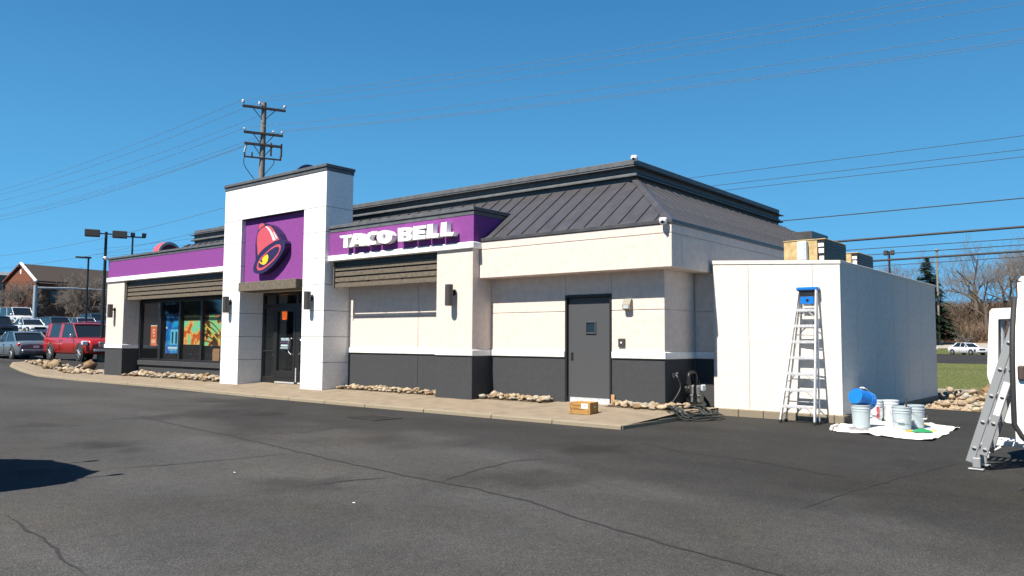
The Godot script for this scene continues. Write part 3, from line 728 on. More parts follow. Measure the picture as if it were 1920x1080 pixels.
func make_interior() -> void:
	# the dining room behind the glass, closed on every side
	var s := Shape.new()
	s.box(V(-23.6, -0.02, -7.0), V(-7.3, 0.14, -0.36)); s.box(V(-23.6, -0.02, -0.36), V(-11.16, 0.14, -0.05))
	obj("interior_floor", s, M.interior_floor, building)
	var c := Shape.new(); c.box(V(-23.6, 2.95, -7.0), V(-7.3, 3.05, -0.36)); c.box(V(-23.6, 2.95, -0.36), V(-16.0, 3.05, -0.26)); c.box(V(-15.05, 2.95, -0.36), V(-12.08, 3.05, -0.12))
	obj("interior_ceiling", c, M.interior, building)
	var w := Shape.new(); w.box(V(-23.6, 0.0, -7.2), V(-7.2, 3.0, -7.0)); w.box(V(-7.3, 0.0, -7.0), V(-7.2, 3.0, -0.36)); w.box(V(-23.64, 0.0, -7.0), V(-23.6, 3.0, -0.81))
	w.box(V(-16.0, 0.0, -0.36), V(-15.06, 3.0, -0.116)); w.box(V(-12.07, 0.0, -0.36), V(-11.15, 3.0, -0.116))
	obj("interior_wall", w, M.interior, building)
	# back wall of the whole building
	one_box("rear_wall", V(-23.95, 0.0, -11.5), V(-1.34, 3.55, -11.4), M.cream, building)
	# tables and red chairs seen through the panes
	for q in [[-17.9, -1.3], [-20.6, -1.4], [-19.3, -2.6]]:
		var t := thing("dining_table", "white dining table standing inside the front window near x", "table", V(q[0], 0.14, q[1]), 0.0, "tables inside the dining room")
		t.set_meta("label", {0: "white dining table inside near the window with taco posters", 1: "white dining table inside behind the blue window poster", 2: "white dining table deeper inside the dim dining room"}[[-17.9, -20.6, -19.3].find(q[0])])
		var a := Shape.new(); a.bev(V(-0.55, 0.72, -0.35), V(0.55, 0.76, 0.35), 0.01); obj("tabletop", a, M.plastic_white, t)
		var b := Shape.new(); b.tube([V(0, 0.02, 0), V(0, 0.72, 0)], 0.04, 8); obj("pedestal", b, M.dark_metal, t)
		var f := Shape.new(); f.lathe([[0.0, 0.0], [0.25, 0.0], [0.25, 0.015], [0.05, 0.04], [0, 0.04]], 14); obj("foot", f, M.dark_metal, t)
	for q in [[-18.55, -0.55, 0.3, "red dining chair seen low inside the third window pane"], [-20.2, -0.9, 2.8, "red dining chair inside behind the blue poster"]]:
		var t := thing("dining_chair", q[3], "chair", V(q[0], 0.14, q[1]), q[2], "red chairs in the dining room")
		var a := Shape.new(); a.bev(V(-0.2, 0.44, -0.2), V(0.2, 0.48, 0.2), 0.015); obj("seat", a, M.red, t)
		var bk := Shape.new(); bk.bev(V(-0.19, 0.52, -0.22), V(0.19, 0.88, -0.19), 0.012); obj("backrest", bk, M.red, t)
		for l in [[-1, -1], [1, -1], [1, 1], [-1, 1]]:
			var lg := Shape.new(); lg.tube([V(l[0] * 0.2, 0, l[1] * 0.2), V(l[0] * 0.17, 0.44, l[1] * 0.17)], 0.012, 6); obj("leg", lg, M.dark_metal, t)
	# a warm pendant lamp behind the entrance door
	var lp := thing("pendant_lamp", "small glowing orange pendant lamp behind the entrance door glass", "lamp", V(-15.85, 2.18, -1.3))
	var sh := Shape.new(); sh.lathe([[0.05, -0.14], [0.075, -0.12], [0.08, 0.1], [0.05, 0.14], [0.0, 0.15]], 14)
	var lm := plain(lin(0.8, 0.35, 0.08), 0.5); lm.emission_enabled = true; lm.emission = Color(1.0, 0.45, 0.12); lm.emission_energy_multiplier = 0.5
	obj("lamp_shade", sh, lm, lp)
	var cd := Shape.new(); cd.tube([V(0, 0.15, 0), V(0, 0.77, 0)], 0.006, 5); obj("cord", cd, M.black_metal, lp)
	var om := OmniLight3D.new(); om.name = "pendant_light"; om.light_color = Color(1.0, 0.6, 0.3); om.light_energy = 0.12; om.light_size = 0.06; om.omni_range = 14.0; om.omni_attenuation = 2.0; om.shadow_enabled = true
	lp.add_child(om); om.position = V(0, -0.02, 0.0)
	# window posters: flat prints hung just inside the panes
	poster("window_poster", "orange notice taped inside the first window pane", "notice", V(-21.72, 1.53, -0.03), 0.44, 0.72, "orange")
	poster("window_poster", "blue drink promotion poster in the second window pane", "poster", V(-20.40, 1.60, -0.03), 0.92, 1.35, "blue")
	poster("window_poster", "green and orange food poster in the third window pane", "poster", V(-19.1, 1.72, -0.03), 1.1, 0.98, "food")
	poster("window_poster", "food poster with yellow brush strokes in the fourth window pane", "poster", V(-17.78, 1.70, -0.03), 1.1, 1.0, "strokes")
	poster("window_poster", "small pale hours notice on the entrance door glass", "notice", V(-13.93, 1.30, -0.025), 0.50, 0.36, "hours")
	var bag := thing("paper_bag", "brown paper bag standing inside the fourth window pane", "bag", V(-17.62, 0.665, -0.1))
	var bs := Shape.new(); bs.bev(V(-0.2, 0, -0.08), V(0.2, 0.42, 0.08), 0.01); obj("bag_body", bs, M.board, bag)
	var bt := Shape.new(); bt.box(V(-0.19, 0.42, -0.06), V(0.19, 0.45, -0.05)); bt.box(V(-0.19, 0.42, 0.05), V(0.19, 0.45, 0.06)); obj("bag_rim", bt, M.board, bag)

func poster(called: String, label: String, cat: String, at: Vector3, w: float, h: float, kind: String) -> void:
	var pw := 96; var ph := int(96 * h / w)
	var im := Image.create(pw, ph, false, Image.FORMAT_RGB8)
	var R := func(x: float, y: float, ww: float, hh: float, c: Color) -> void: im.fill_rect(Rect2i(int(x * pw), int(y * ph), maxi(1, int(ww * pw)), maxi(1, int(hh * ph))), c)
	match kind:
		"orange":
			im.fill(Color(0.88, 0.42, 0.16)); R.call(0.0, 0.0, 1, 0.06, Color(0.95, 0.93, 0.9)); R.call(0.3, 0.2, 0.4, 0.05, Color(1, 0.95, 0.9)); R.call(0.3, 0.2, 0.06, 0.2, Color(1, 0.95, 0.9)); R.call(0.64, 0.2, 0.06, 0.2, Color(1, 0.95, 0.9)); R.call(0.3, 0.36, 0.4, 0.05, Color(1, 0.95, 0.9)); R.call(0.42, 0.48, 0.2, 0.08, Color(1, 0.95, 0.9)); R.call(0.14, 0.68, 0.72, 0.2, Color(0.98, 0.8, 0.65))
		"blue", "food", "strokes", "hours":
			var f := noise(0.022, kind.length() * 7, 3)
			for y in ph:
				for x in pw:
					var k := f.get_noise_2d(x, y)
					var c: Color
					if kind == "blue":
						c = Color(0.02, 0.3, 0.7).lerp(Color(0.05, 0.7, 0.9), clampf(0.5 + k, 0, 1))
						if y < ph * 0.22: c = Color(0.16, 0.16, 0.3).lerp(c, clampf(k * 3.0 + 0.5, 0, 1))
					elif kind == "food":
						c = Color(0.55, 0.9, 0.7) if k > 0.12 else (Color(0.98, 0.78, 0.4) if k > -0.18 else Color(0.85, 0.4, 0.12))
						if y < ph * 0.18: c = Color(0.3, 0.3, 0.14)
					elif kind == "strokes":
						c = Color(0.6, 0.9, 0.62) if k > 0.15 else (Color(0.97, 0.7, 0.28) if k > -0.1 else Color(0.35, 0.2, 0.08))
						var u := float(x) / pw; var v := float(y) / ph
						for q in 5:
							if absf(v - (0.2 + 0.16 * q + 0.55 * u * u)) < 0.018: c = Color(0.08, 0.07, 0.05)
						if absf(v - (0.3 + 0.7 * u)) < 0.03: c = Color(0.85, 0.85, 0.35)
					else: c = Color(0.12, 0.12, 0.13)
					im.set_pixel(x, y, c)
			if kind == "blue":
				R.call(0.36, 0.40, 0.6, 0.38, Color(0.45, 0.85, 0.95)); R.call(0.44, 0.46, 0.13, 0.3, Color(0.05, 0.25, 0.4)); R.call(0.7, 0.46, 0.16, 0.3, Color(0.1, 0.35, 0.5)); R.call(0.18, 0.84, 0.7, 0.05, Color(0.85, 0.93, 0.95)); R.call(0.2, 0.91, 0.6, 0.02, Color(0.7, 0.85, 0.9)); R.call(0.0, 0.33, 0.1, 0.06, Color(0.9, 0.95, 1)); R.call(0.02, 0.05, 0.18, 0.04, Color(0.9, 0.9, 0.9))
			if kind == "hours":
				for q in [[0.1, 0.08, 0.35], [0.5, 0.08, 0.35], [0.1, 0.2, 0.8], [0.1, 0.6, 0.75], [0.1, 0.68, 0.75], [0.05, 0.84, 0.8]]: R.call(q[0], q[1], q[2], 0.06, Color(0.75, 0.85, 0.88))
				R.call(0.05, 0.36, 0.9, 0.12, Color(0.28, 0.2, 0.36))
	var s := Shape.new()
	s.quad(V(-w / 2, -h / 2, 0.002), V(w / 2, -h / 2, 0.002), V(w / 2, h / 2, 0.002), V(-w / 2, h / 2, 0.002))
	var m := plain(Color.WHITE, 0.6); m.albedo_texture = tex(im)
	var t := thing(called, label, cat, at)
	obj("print", s, m, t)
	one_box("sheet", V(-w / 2, -h / 2, -0.002), V(w / 2, h / 2, 0.001), M.plastic_white, t)

# ---- the walk-in cooler box beside the building ---------------------------------------------------------------
func make_cooler() -> void:
	var C := thing("walk_in_cooler", "cream panelled walk-in cooler box standing against the building end", "cooler")
	var top := func(x: float) -> float: return 2.95 - 0.054 * (x + 1.326)
	var xs := [-1.326, -0.605, 0.600, 1.088]
	var zs := [-1.126, -2.113, -3.348, -4.603, -5.81, -7.055, -8.59]
	for i in 3:
		var s := Shape.new()
		var a: float = xs[i] + 0.004; var b: float = xs[i + 1] - 0.004
		s.prism([[a, 0.14], [b, 0.14], [b, top.call(b)], [a, top.call(a)]], -1.20, -1.126)
		obj("wall_panel", s, M.cooler, C)
	for i in 6:
		var z0: float = zs[i] - (0.078 if i == 0 else 0.009); var z1: float = zs[i + 1] + 0.009
		one_box("wall_panel", V(1.015, 0.14, z1), V(1.088, 2.82, z0), M.cooler, C, 0.004)
		one_box("wall_panel", V(-1.326, 0.14, z1), V(-1.25, 2.95, z0), M.cooler, C, 0.004)
	one_box("rear_panel", V(-1.25, 0.14, -8.59), V(1.01, 2.80, -8.52), M.cooler, C, 0.004)
	one_box("core", V(-1.24, 0.14, -8.51), V(1.008, 2.78, -1.21), M.interior, C)
	var rs := Shape.new()
	rs.quad(V(-1.32, 2.95, -1.13), V(1.085, 2.82, -1.13), V(1.085, 2.82, -8.585), V(-1.32, 2.95, -8.585))
	obj("roof_sheet", rs, M.flat_roof, C)
	var ct := Shape.new()
	ct.prism([[-1.335, 2.935], [1.10, 2.81], [1.10, 2.87], [-1.335, 3.008]], -1.16, -1.112)
	obj("roof_trim", ct, M.cooler, C)
	var cs := Shape.new(); cs.bev(V(1.06, 2.81, -8.62), V(1.10, 2.872, -1.162), 0.006); obj("roof_trim", cs, M.cooler, C)
	# concrete curb of blocks under it
	var bx := -1.24
	while bx < 1.1:
		var e := minf(bx + 0.40 + 0.1 * rng.randf(), 1.115)
		if 1.115 - e < 0.15: e = 1.115
		one_box("curb_block", V(bx + 0.004, -0.03, -1.25), V(e - 0.004, 0.138, -1.095), M.kerb, C, 0.012)
		bx = e + 0.001
	var bz := -1.252
	while bz > -8.6:
		var e := maxf(bz - 1.4, -8.6)
		one_box("curb_block", V(0.96, -0.03, e + 0.004), V(1.11, 0.138, bz - 0.004), M.kerb, C, 0.012)
		bz = e
	# condensing units on its roof
	for q in [[V(0.29, 2.87, -2.25), 0.39, 0.62, 0.36, "tan condensing unit with grey switch box at cooler roof front edge"], [V(0.21, 2.86, -4.6), 0.36, 0.55, 0.34, "smaller tan condensing unit further back on the cooler roof"]]:
		var u := thing("condensing_unit", q[4], "air conditioner", q[0], 0.0, "condensing units on the cooler roof")
		var hx: float = q[1]; var hz: float = q[2]; var h: float = q[3] + 0.10
		var s := Shape.new(); s.bev(V(-hx, 0.03, -hz), V(hx * 0.62, h, hz), 0.008); obj("cabinet", s, M.tan_metal, u)
		var cl := Shape.new(); cl.bev(V(hx * 0.625, 0.03, -hz), V(hx, h - 0.005, hz), 0.008); var coil := obj("coil_housing", cl, M.black_metal, u)
		var tp := Shape.new(); tp.bev(V(-hx - 0.01, h, -hz - 0.01), V(hx + 0.01, h + 0.018, hz + 0.012), 0.005); obj("lid", tp, M.tan_metal, u)
		for k in 9: one_box("louver", V(hx + 0.001, 0.06 + k * (h - 0.08) / 9.0, -hz + 0.03), V(hx + 0.012, 0.078 + k * (h - 0.08) / 9.0, hz - 0.03), M.dark_metal, coil)
		for k in 3: one_box("label_plate", V(hx * 0.66 + 0.012 * k, [0.30, 0.19, 0.05][k] * h / 0.42, hz + 0.001), V(hx * 0.93, [0.36, 0.27, 0.14][k] * h / 0.42, hz + 0.005), M.plastic_white, coil)
		one_box("skid", V(-hx, -0.04, -hz + 0.05), V(hx, 0.028, -hz + 0.15), M.steel, u)
		one_box("skid", V(-hx, -0.04, hz - 0.15), V(hx, 0.028, hz - 0.05), M.steel, u)
		if hx > 0.37:
			var sb := Shape.new(); sb.bev(V(-0.10, 0.07, hz + 0.001), V(0.08, h - 0.02, hz + 0.12), 0.01); var bo := obj("switch_box", sb, M.grey_box, u)
			one_box("cover", V(-0.085, 0.085, hz + 0.121), V(0.045, h - 0.05, hz + 0.128), M.grey_box, bo, 0.003)

# ---- signs, lamps and fittings ---------------------------------------------------------------------------------
func make_fixtures() -> void:
	var sg := thing("letter_sign", "raised white block letters reading TACO BELL on the purple band", "sign")
	for q in [["T", [LETTER_T]], ["A", [LETTER_A1, LETTER_A2]], ["C", [LETTER_C]], ["O", [LETTER_O1, LETTER_O2]], ["B", [LETTER_B1, LETTER_B2]], ["E", [LETTER_E]], ["L", [LETTER_L1]], ["L", [LETTER_L2]]]:
		var s := Shape.new()
		for p in q[1]: s.prism(p, 0.665, 0.822)
		obj("letter", s, M.white_paint, sg)
		var sp := Shape.new()
		var mid: Array = q[1][0][0]
		sp.tube([V(q[1][0][1][0] - 0.06, 3.98, 0.64), V(q[1][0][1][0] - 0.06, 3.98, 0.667)], 0.012, 6)
		obj("stud", sp, M.steel, sg)
	var b := thing("bell_sign", "large tilted pink and purple bell emblem above the entrance", "sign")
	var s1 := Shape.new(); s1.prism(BELL_BACK, 0.60, 0.83); obj("sign_can", s1, M.navy, b)
	for q in [["bell_body", BELL_BODY, 0.836, "sign_red"], ["knob", BELL_KNOB, 0.836, "sign_red"], ["bell_rim", BELL_RING, 0.836, "sign_red"], ["bell_mouth", BELL_MOUTH, 0.841, "navy"], ["clapper", BELL_CLAPPER, 0.847, "yellow"], ["highlight", BELL_SHINE, 0.842, "white_paint"], ["highlight", BELL_GLINT, 0.842, "white_paint"]]:
		var s := Shape.new(); s.prism(q[1], 0.825, q[2]); obj(q[0], s, M[q[3]], b)
	# bell sign of the left facade, its rounded back showing over the coping
	var lb := thing("side_bell_sign", "red rounded bell sign rising behind the left purple fascia", "sign", V(-23.4, 4.30, -1.3), 1.6)
	var arch := []; var arch2 := []
	for k in 13:
		var a := PI * k / 12.0
		arch.append([0.46 * cos(a), 0.30 + 0.46 * sin(a)]); arch2.append([0.37 * cos(a), 0.30 + 0.36 * sin(a)])
	arch.append([-0.52, 0.0]); arch.append([0.52, 0.0]); arch2.append([-0.40, 0.02]); arch2.append([0.40, 0.02])
	var a1 := Shape.new(); a1.prism(arch, -0.30, 0.10); obj("sign_can", a1, M.sign_red, lb)
	var a2 := Shape.new(); a2.prism(arch, 0.101, 0.112); obj("border", a2, M.insulator, lb)
	var a3 := Shape.new(); a3.prism(arch2, 0.113, 0.12); obj("sign_face", a3, plain(lin(0.12, 0.025, 0.03), 0.5), lb)
	var pt := Shape.new(); pt.tube([V(-0.2, -0.3, 0), V(-0.2, 0.05, 0)], 0.04, 6); pt.tube([V(0.2, -0.3, 0), V(0.2, 0.05, 0)], 0.04, 6); obj("mount", pt, M.dark_metal, lb)
	var rb := thing("rear_roof_sign", "purple rounded sign top peeking over the entrance tower coping", "sign", V(-15.8, 5.86, -2.0), 1.3)
	var r1 := Shape.new()
	var arc := []
	for k in 13:
		var a := PI * k / 12.0
		arc.append([0.42 * cos(a), 0.80 + 0.42 * sin(a)])
	arc.append([-0.42, 0.0]); arc.append([0.42, 0.0])
	r1.prism(arc, -0.1, 0.1); obj("sign_can", r1, M.navy, rb)
	var r2 := Shape.new(); r2.prism(arc.map(func(p): return [p[0] * 0.86, p[1] * 0.92]), 0.101, 0.11); obj("border", r2, M.white_paint, rb)
	var r3 := Shape.new(); r3.prism(arc.map(func(p): return [p[0] * 0.72, p[1] * 0.84]), 0.111, 0.12); obj("sign_face", r3, M.flat_roof, rb)
	# up and down wall lamps
	for q in [[V(-6.67, 2.41, 0.624), 0.16, "bronze cylinder wall lamp on the cream pier"], [V(-15.55, 2.415, 0.767), 0.14, "bronze cylinder wall lamp on the entrance pillar beside the windows"], [V(-11.65, 2.425, 0.767), 0.14, "bronze cylinder wall lamp on the entrance pillar beside the letter sign"], [V(-23.29, 2.39, 0.64), 0.16, "bronze cylinder wall lamp on the far corner column"]]:
		var t := thing("wall_lamp", q[2], "wall lamp", q[0], 0.0, "cylinder wall lamps along the front")
		var o: float = q[1]
		var s := Shape.new(); s.lathe([[0.0, -0.225], [0.075, -0.225], [0.085, -0.235], [0.09, -0.23], [0.09, 0.23], [0.085, 0.235], [0.075, 0.225], [0.0, 0.225]], 20, turned(V(0, 0, o))); obj("lamp_body", s, M.lamp_metal, t)
		var a := Shape.new(); a.tube([V(0, 0.05, 0), V(0, 0.05, o)], 0.035, 8); obj("arm", a, M.dark_metal, t)
		var p := Shape.new(); p.lathe([[0.0, 0.0], [0.06, 0.0], [0.06, 0.02], [0.0, 0.02]], 14, turned(V(0, 0.05, 0), 0, PI / 2)); obj("back_plate", p, M.dark_metal, t)
	# emergency light and junction plate on the service wall
	var em := thing("emergency_light", "beige wedge shaped emergency light on the wall right of the service door", "light", V(-2.555, 2.0, 0.0))
	var es := Shape.new()
	es.prism([[0, 0.0], [0.10, 0.03], [0.12, 0.12], [0.06, 0.23], [0, 0.23]], -0.085, 0.085, Transform3D(Basis(V(0, 0, 1), V(0, 1, 0), V(-1, 0, 0)), V(0, 0, 0)))
	obj("housing", es, M.beige_plastic, em)
	one_box("lens", V(-0.06, 0.045, 0.112), V(0.06, 0.11, 0.123), M.insulator, em)
	var jp := thing("door_buzzer", "small grey square buzzer plate right of the service door", "buzzer", V(-2.71, 1.385, 0.0))
	var js := Shape.new(); js.bev(V(-0.075, -0.08, 0.0), V(0.075, 0.08, 0.035), 0.006); obj("plate", js, M.lamp_metal, jp)
	var jb := Shape.new(); jb.lathe([[0, 0], [0.018, 0], [0.018, 0.012], [0, 0.014]], 10, turned(V(0, 0, 0.035), 0, PI / 2)); obj("button", jb, M.plastic_white, jp)
	for q in [[V(-1.52, 3.60, 0.43), "white dome camera at the corner of the cream fascia"], [V(-3.24, 5.36, -1.45), "white bullet camera on the top corner of the roof parapet"], [V(-23.9, 4.29, 0.70), "white camera on the far left corner of the purple fascia"]]:
		var t := thing("security_camera", q[1], "camera", q[0], 0.0, "security cameras on the roof corners")
		var s := Shape.new(); s.lathe([[0.0, -0.05], [0.05, -0.045], [0.075, 0.0], [0.075, 0.05], [0.06, 0.07], [0.0, 0.075]], 14, turned(V(0, 0, 0.075))); obj("housing", s, M.plastic_white, t)
		var l := Shape.new(); l.lathe([[0, 0], [0.03, 0], [0.03, 0.02], [0, 0.02]], 10, turned(V(0.02, -0.01, 0.14), 0.2, PI / 2 + 0.3)); obj("lens", l, M.car_glass, t)
		one_box("bracket", V(-0.04, -0.03, -0.02), V(0.04, 0.05, 0.02), M.plastic_white, t, 0.006)
	# gas meter set by the side wall
	var g := thing("gas_meter", "black piped gas meter with grey body beside the dark base wall", "gas meter", V(-1.55, 0.12, -0.62))
	var pp := Shape.new()
	pp.tube([V(0, 0.0, 0.12), V(0, 0.62, 0.12), V(0, 0.68, 0.10), V(0, 0.70, 0.04)], 0.032, 10)
	pp.tube([V(0, 0.70, 0.04), V(0, 0.71, -0.08), V(0, 0.69, -0.15), V(0, 0.64, -0.17), V(0, 0.46, -0.17)], 0.032, 10)
	for q in [V(0, 0.2, 0.12), V(0, 0.52, 0.12), V(0, 0.60, -0.17)]: pp.lathe([[0.0, -0.035], [0.044, -0.035], [0.044, 0.035], [0.0, 0.035]], 10, turned(q))
	obj("pipework", pp, M.black_metal, g)
	var rg := Shape.new(); rg.lathe([[0.0, -0.05], [0.05, -0.05], [0.095, -0.02], [0.10, 0.0], [0.095, 0.02], [0.05, 0.04], [0.03, 0.07], [0.0, 0.075]], 18, turned(V(0.03, 0.40, 0.20), 0.3, 0.4, PI / 2 - 0.5)); obj("regulator", rg, M.black_metal, g)
	var vb := Shape.new(); vb.bev(V(-0.045, 0.30, 0.07), V(0.045, 0.42, 0.17), 0.012); obj("valve", vb, M.dark_metal, g)
	var mb := Shape.new(); mb.bev(V(-0.09, 0.10, -0.34), V(0.10, 0.46, -0.10), 0.035); mb.bev(V(-0.10, 0.24, -0.35), V(0.11, 0.27, -0.09), 0.012); obj("meter_body", mb, plain(lin(0.13, 0.13, 0.125), 0.55), g)
	var md := Shape.new(); md.bev(V(0.101, 0.34, -0.32), V(0.15, 0.47, -0.16), 0.02); obj("dial_cover", md, M.grey_box, g)
	var op := Shape.new(); op.tube([V(0, 0.44, -0.28), V(0, 0.52, -0.30), V(-0.06, 0.52, -0.36), V(-0.18, 0.50, -0.40)], 0.03, 8); op.tube([V(0, 0.10, -0.22), V(0, 0.0, -0.22)], 0.03, 8); obj("outlet_pipe", op, M.black_metal, g)
	var hb := thing("hose_bib", "silver tap on the dark side base wall with hose attached", "tap", V(-1.785, 0.77, -0.33))
	var hs := Shape.new(); hs.lathe([[0, 0], [0.05, 0], [0.05, 0.012], [0.02, 0.02], [0.018, 0.08], [0.0, 0.08]], 12, turned(V(0, 0, 0), PI / 2, PI / 2)); obj("spout", hs, M.steel, hb)
	var hw := Shape.new(); hw.lathe([[0, -0.008], [0.035, -0.008], [0.035, 0.008], [0, 0.008]], 10, turned(V(0.07, 0.045, 0), 0, 0.3)); hw.tube([V(0.06, 0, 0), V(0.07, 0.045, 0)], 0.008, 6); hw.tube([V(0.075, 0.0, 0), V(0.085, -0.035, 0)], 0.014, 8); obj("valve_wheel", hw, M.chrome, hb)
	# garden hose: drops from the tap, then lies in loose loops over the walk's end
	var pts := [V(-1.70, 0.735, -0.33), V(-1.665, 0.64, -0.37), V(-1.66, 0.52, -0.38), V(-1.68, 0.38, -0.26), V(-1.71, 0.25, -0.12), V(-1.66, 0.185, 0.02)]
	var kk := noise(0.9, 66, 2)
	for i in 150:
		var a := TAU * i / 24.0
		var loop := int(i / 24.0)
		var rx := 0.33 + 0.06 * sin(loop * 2.1) ; var rz := 0.44 + 0.10 * sin(loop * 1.3 + 1.0)
		var c := V(-1.20 + 0.05 * sin(loop * 1.7), 0, 0.02 + 0.09 * cos(loop * 2.3))
		var p := c + V(-rx * cos(a) + 0.05 * kk.get_noise_2d(i * 0.3, 0), 0, rz * sin(a + 0.25) + 0.06 * kk.get_noise_2d(0, i * 0.3))
		var gy := 0.135 if p.x < -1.25 else lerpf(0.135, 0.02, clampf((p.x + 1.25) / 0.12, 0, 1))
		p.y = gy + 0.018 + loop * 0.014 + 0.02 * absf(sin(a * 1.5 + loop))
		pts.append(p)
	var hz := thing("garden_hose", "dark green garden hose coiled loosely beside the gas meter", "hose")
	var tb := Shape.new(); tb.tube(smooth_path(pts, 2), 0.013, 7); obj("hose", tb, M.hose, hz)
	var hf := Shape.new(); hf.tube([pts[-1], pts[-1] + V(0.03, 0.0, 0.05)], 0.017, 8); obj("coupling", hf, M.steel, hz)

func smooth_path(p: Array, sub: int) -> Array:
	var out := []
	for i in p.size() - 1:
		var a: Vector3 = p[maxi(i - 1, 0)]; var b: Vector3 = p[i]; var c: Vector3 = p[i + 1]; var d: Vector3 = p[mini(i + 2, p.size() - 1)]
		for k in sub: out.append(b.cubic_interpolate(c, a, d, float(k) / sub))
	out.append(p[-1])
	return out

# ---- things standing about the lot ------------------------------------------------------------------------------
func bucket(label: String, at: Vector3, turn: float, m: Material, x := Transform3D.IDENTITY, handle_down := true) -> Node3D:
	var t := thing("paint_bucket", label, "bucket", at, turn, "five gallon paint buckets")
	if x != Transform3D.IDENTITY: t.transform = Transform3D(x.basis, at)
	var s := Shape.new()
	s.lathe([[0.0, 0.0], [0.125, 0.0], [0.130, 0.006], [0.144, 0.26], [0.150, 0.262], [0.150, 0.274], [0.145, 0.278], [0.146, 0.30], [0.153, 0.302], [0.153, 0.314], [0.147, 0.318], [0.148, 0.35], [0.155, 0.352], [0.155, 0.368], [0.143, 0.368], [0.139, 0.30], [0.122, 0.010], [0.0, 0.010]], 28)
	obj("bucket_body", s, m, t)
	var h := Shape.new(); var path := []
	for k in 13:
		var a := PI * k / 12.0
		var p := V(0.165 * cos(a), 0.30 - 0.15 * sin(a), 0.158 * sin(a) + 0.02) if handle_down else V(0.165 * cos(a), 0.30 + 0.2 * sin(a), 0)
		path.append(p)
	h.tube(path, 0.0035, 6)
	var ho := obj("bail_handle", h, M.steel, t)
	var gp := Shape.new(); gp.tube([path[5], path[6], path[7]], 0.012, 8); obj("grip", gp, M.plastic_white, ho)
	return t

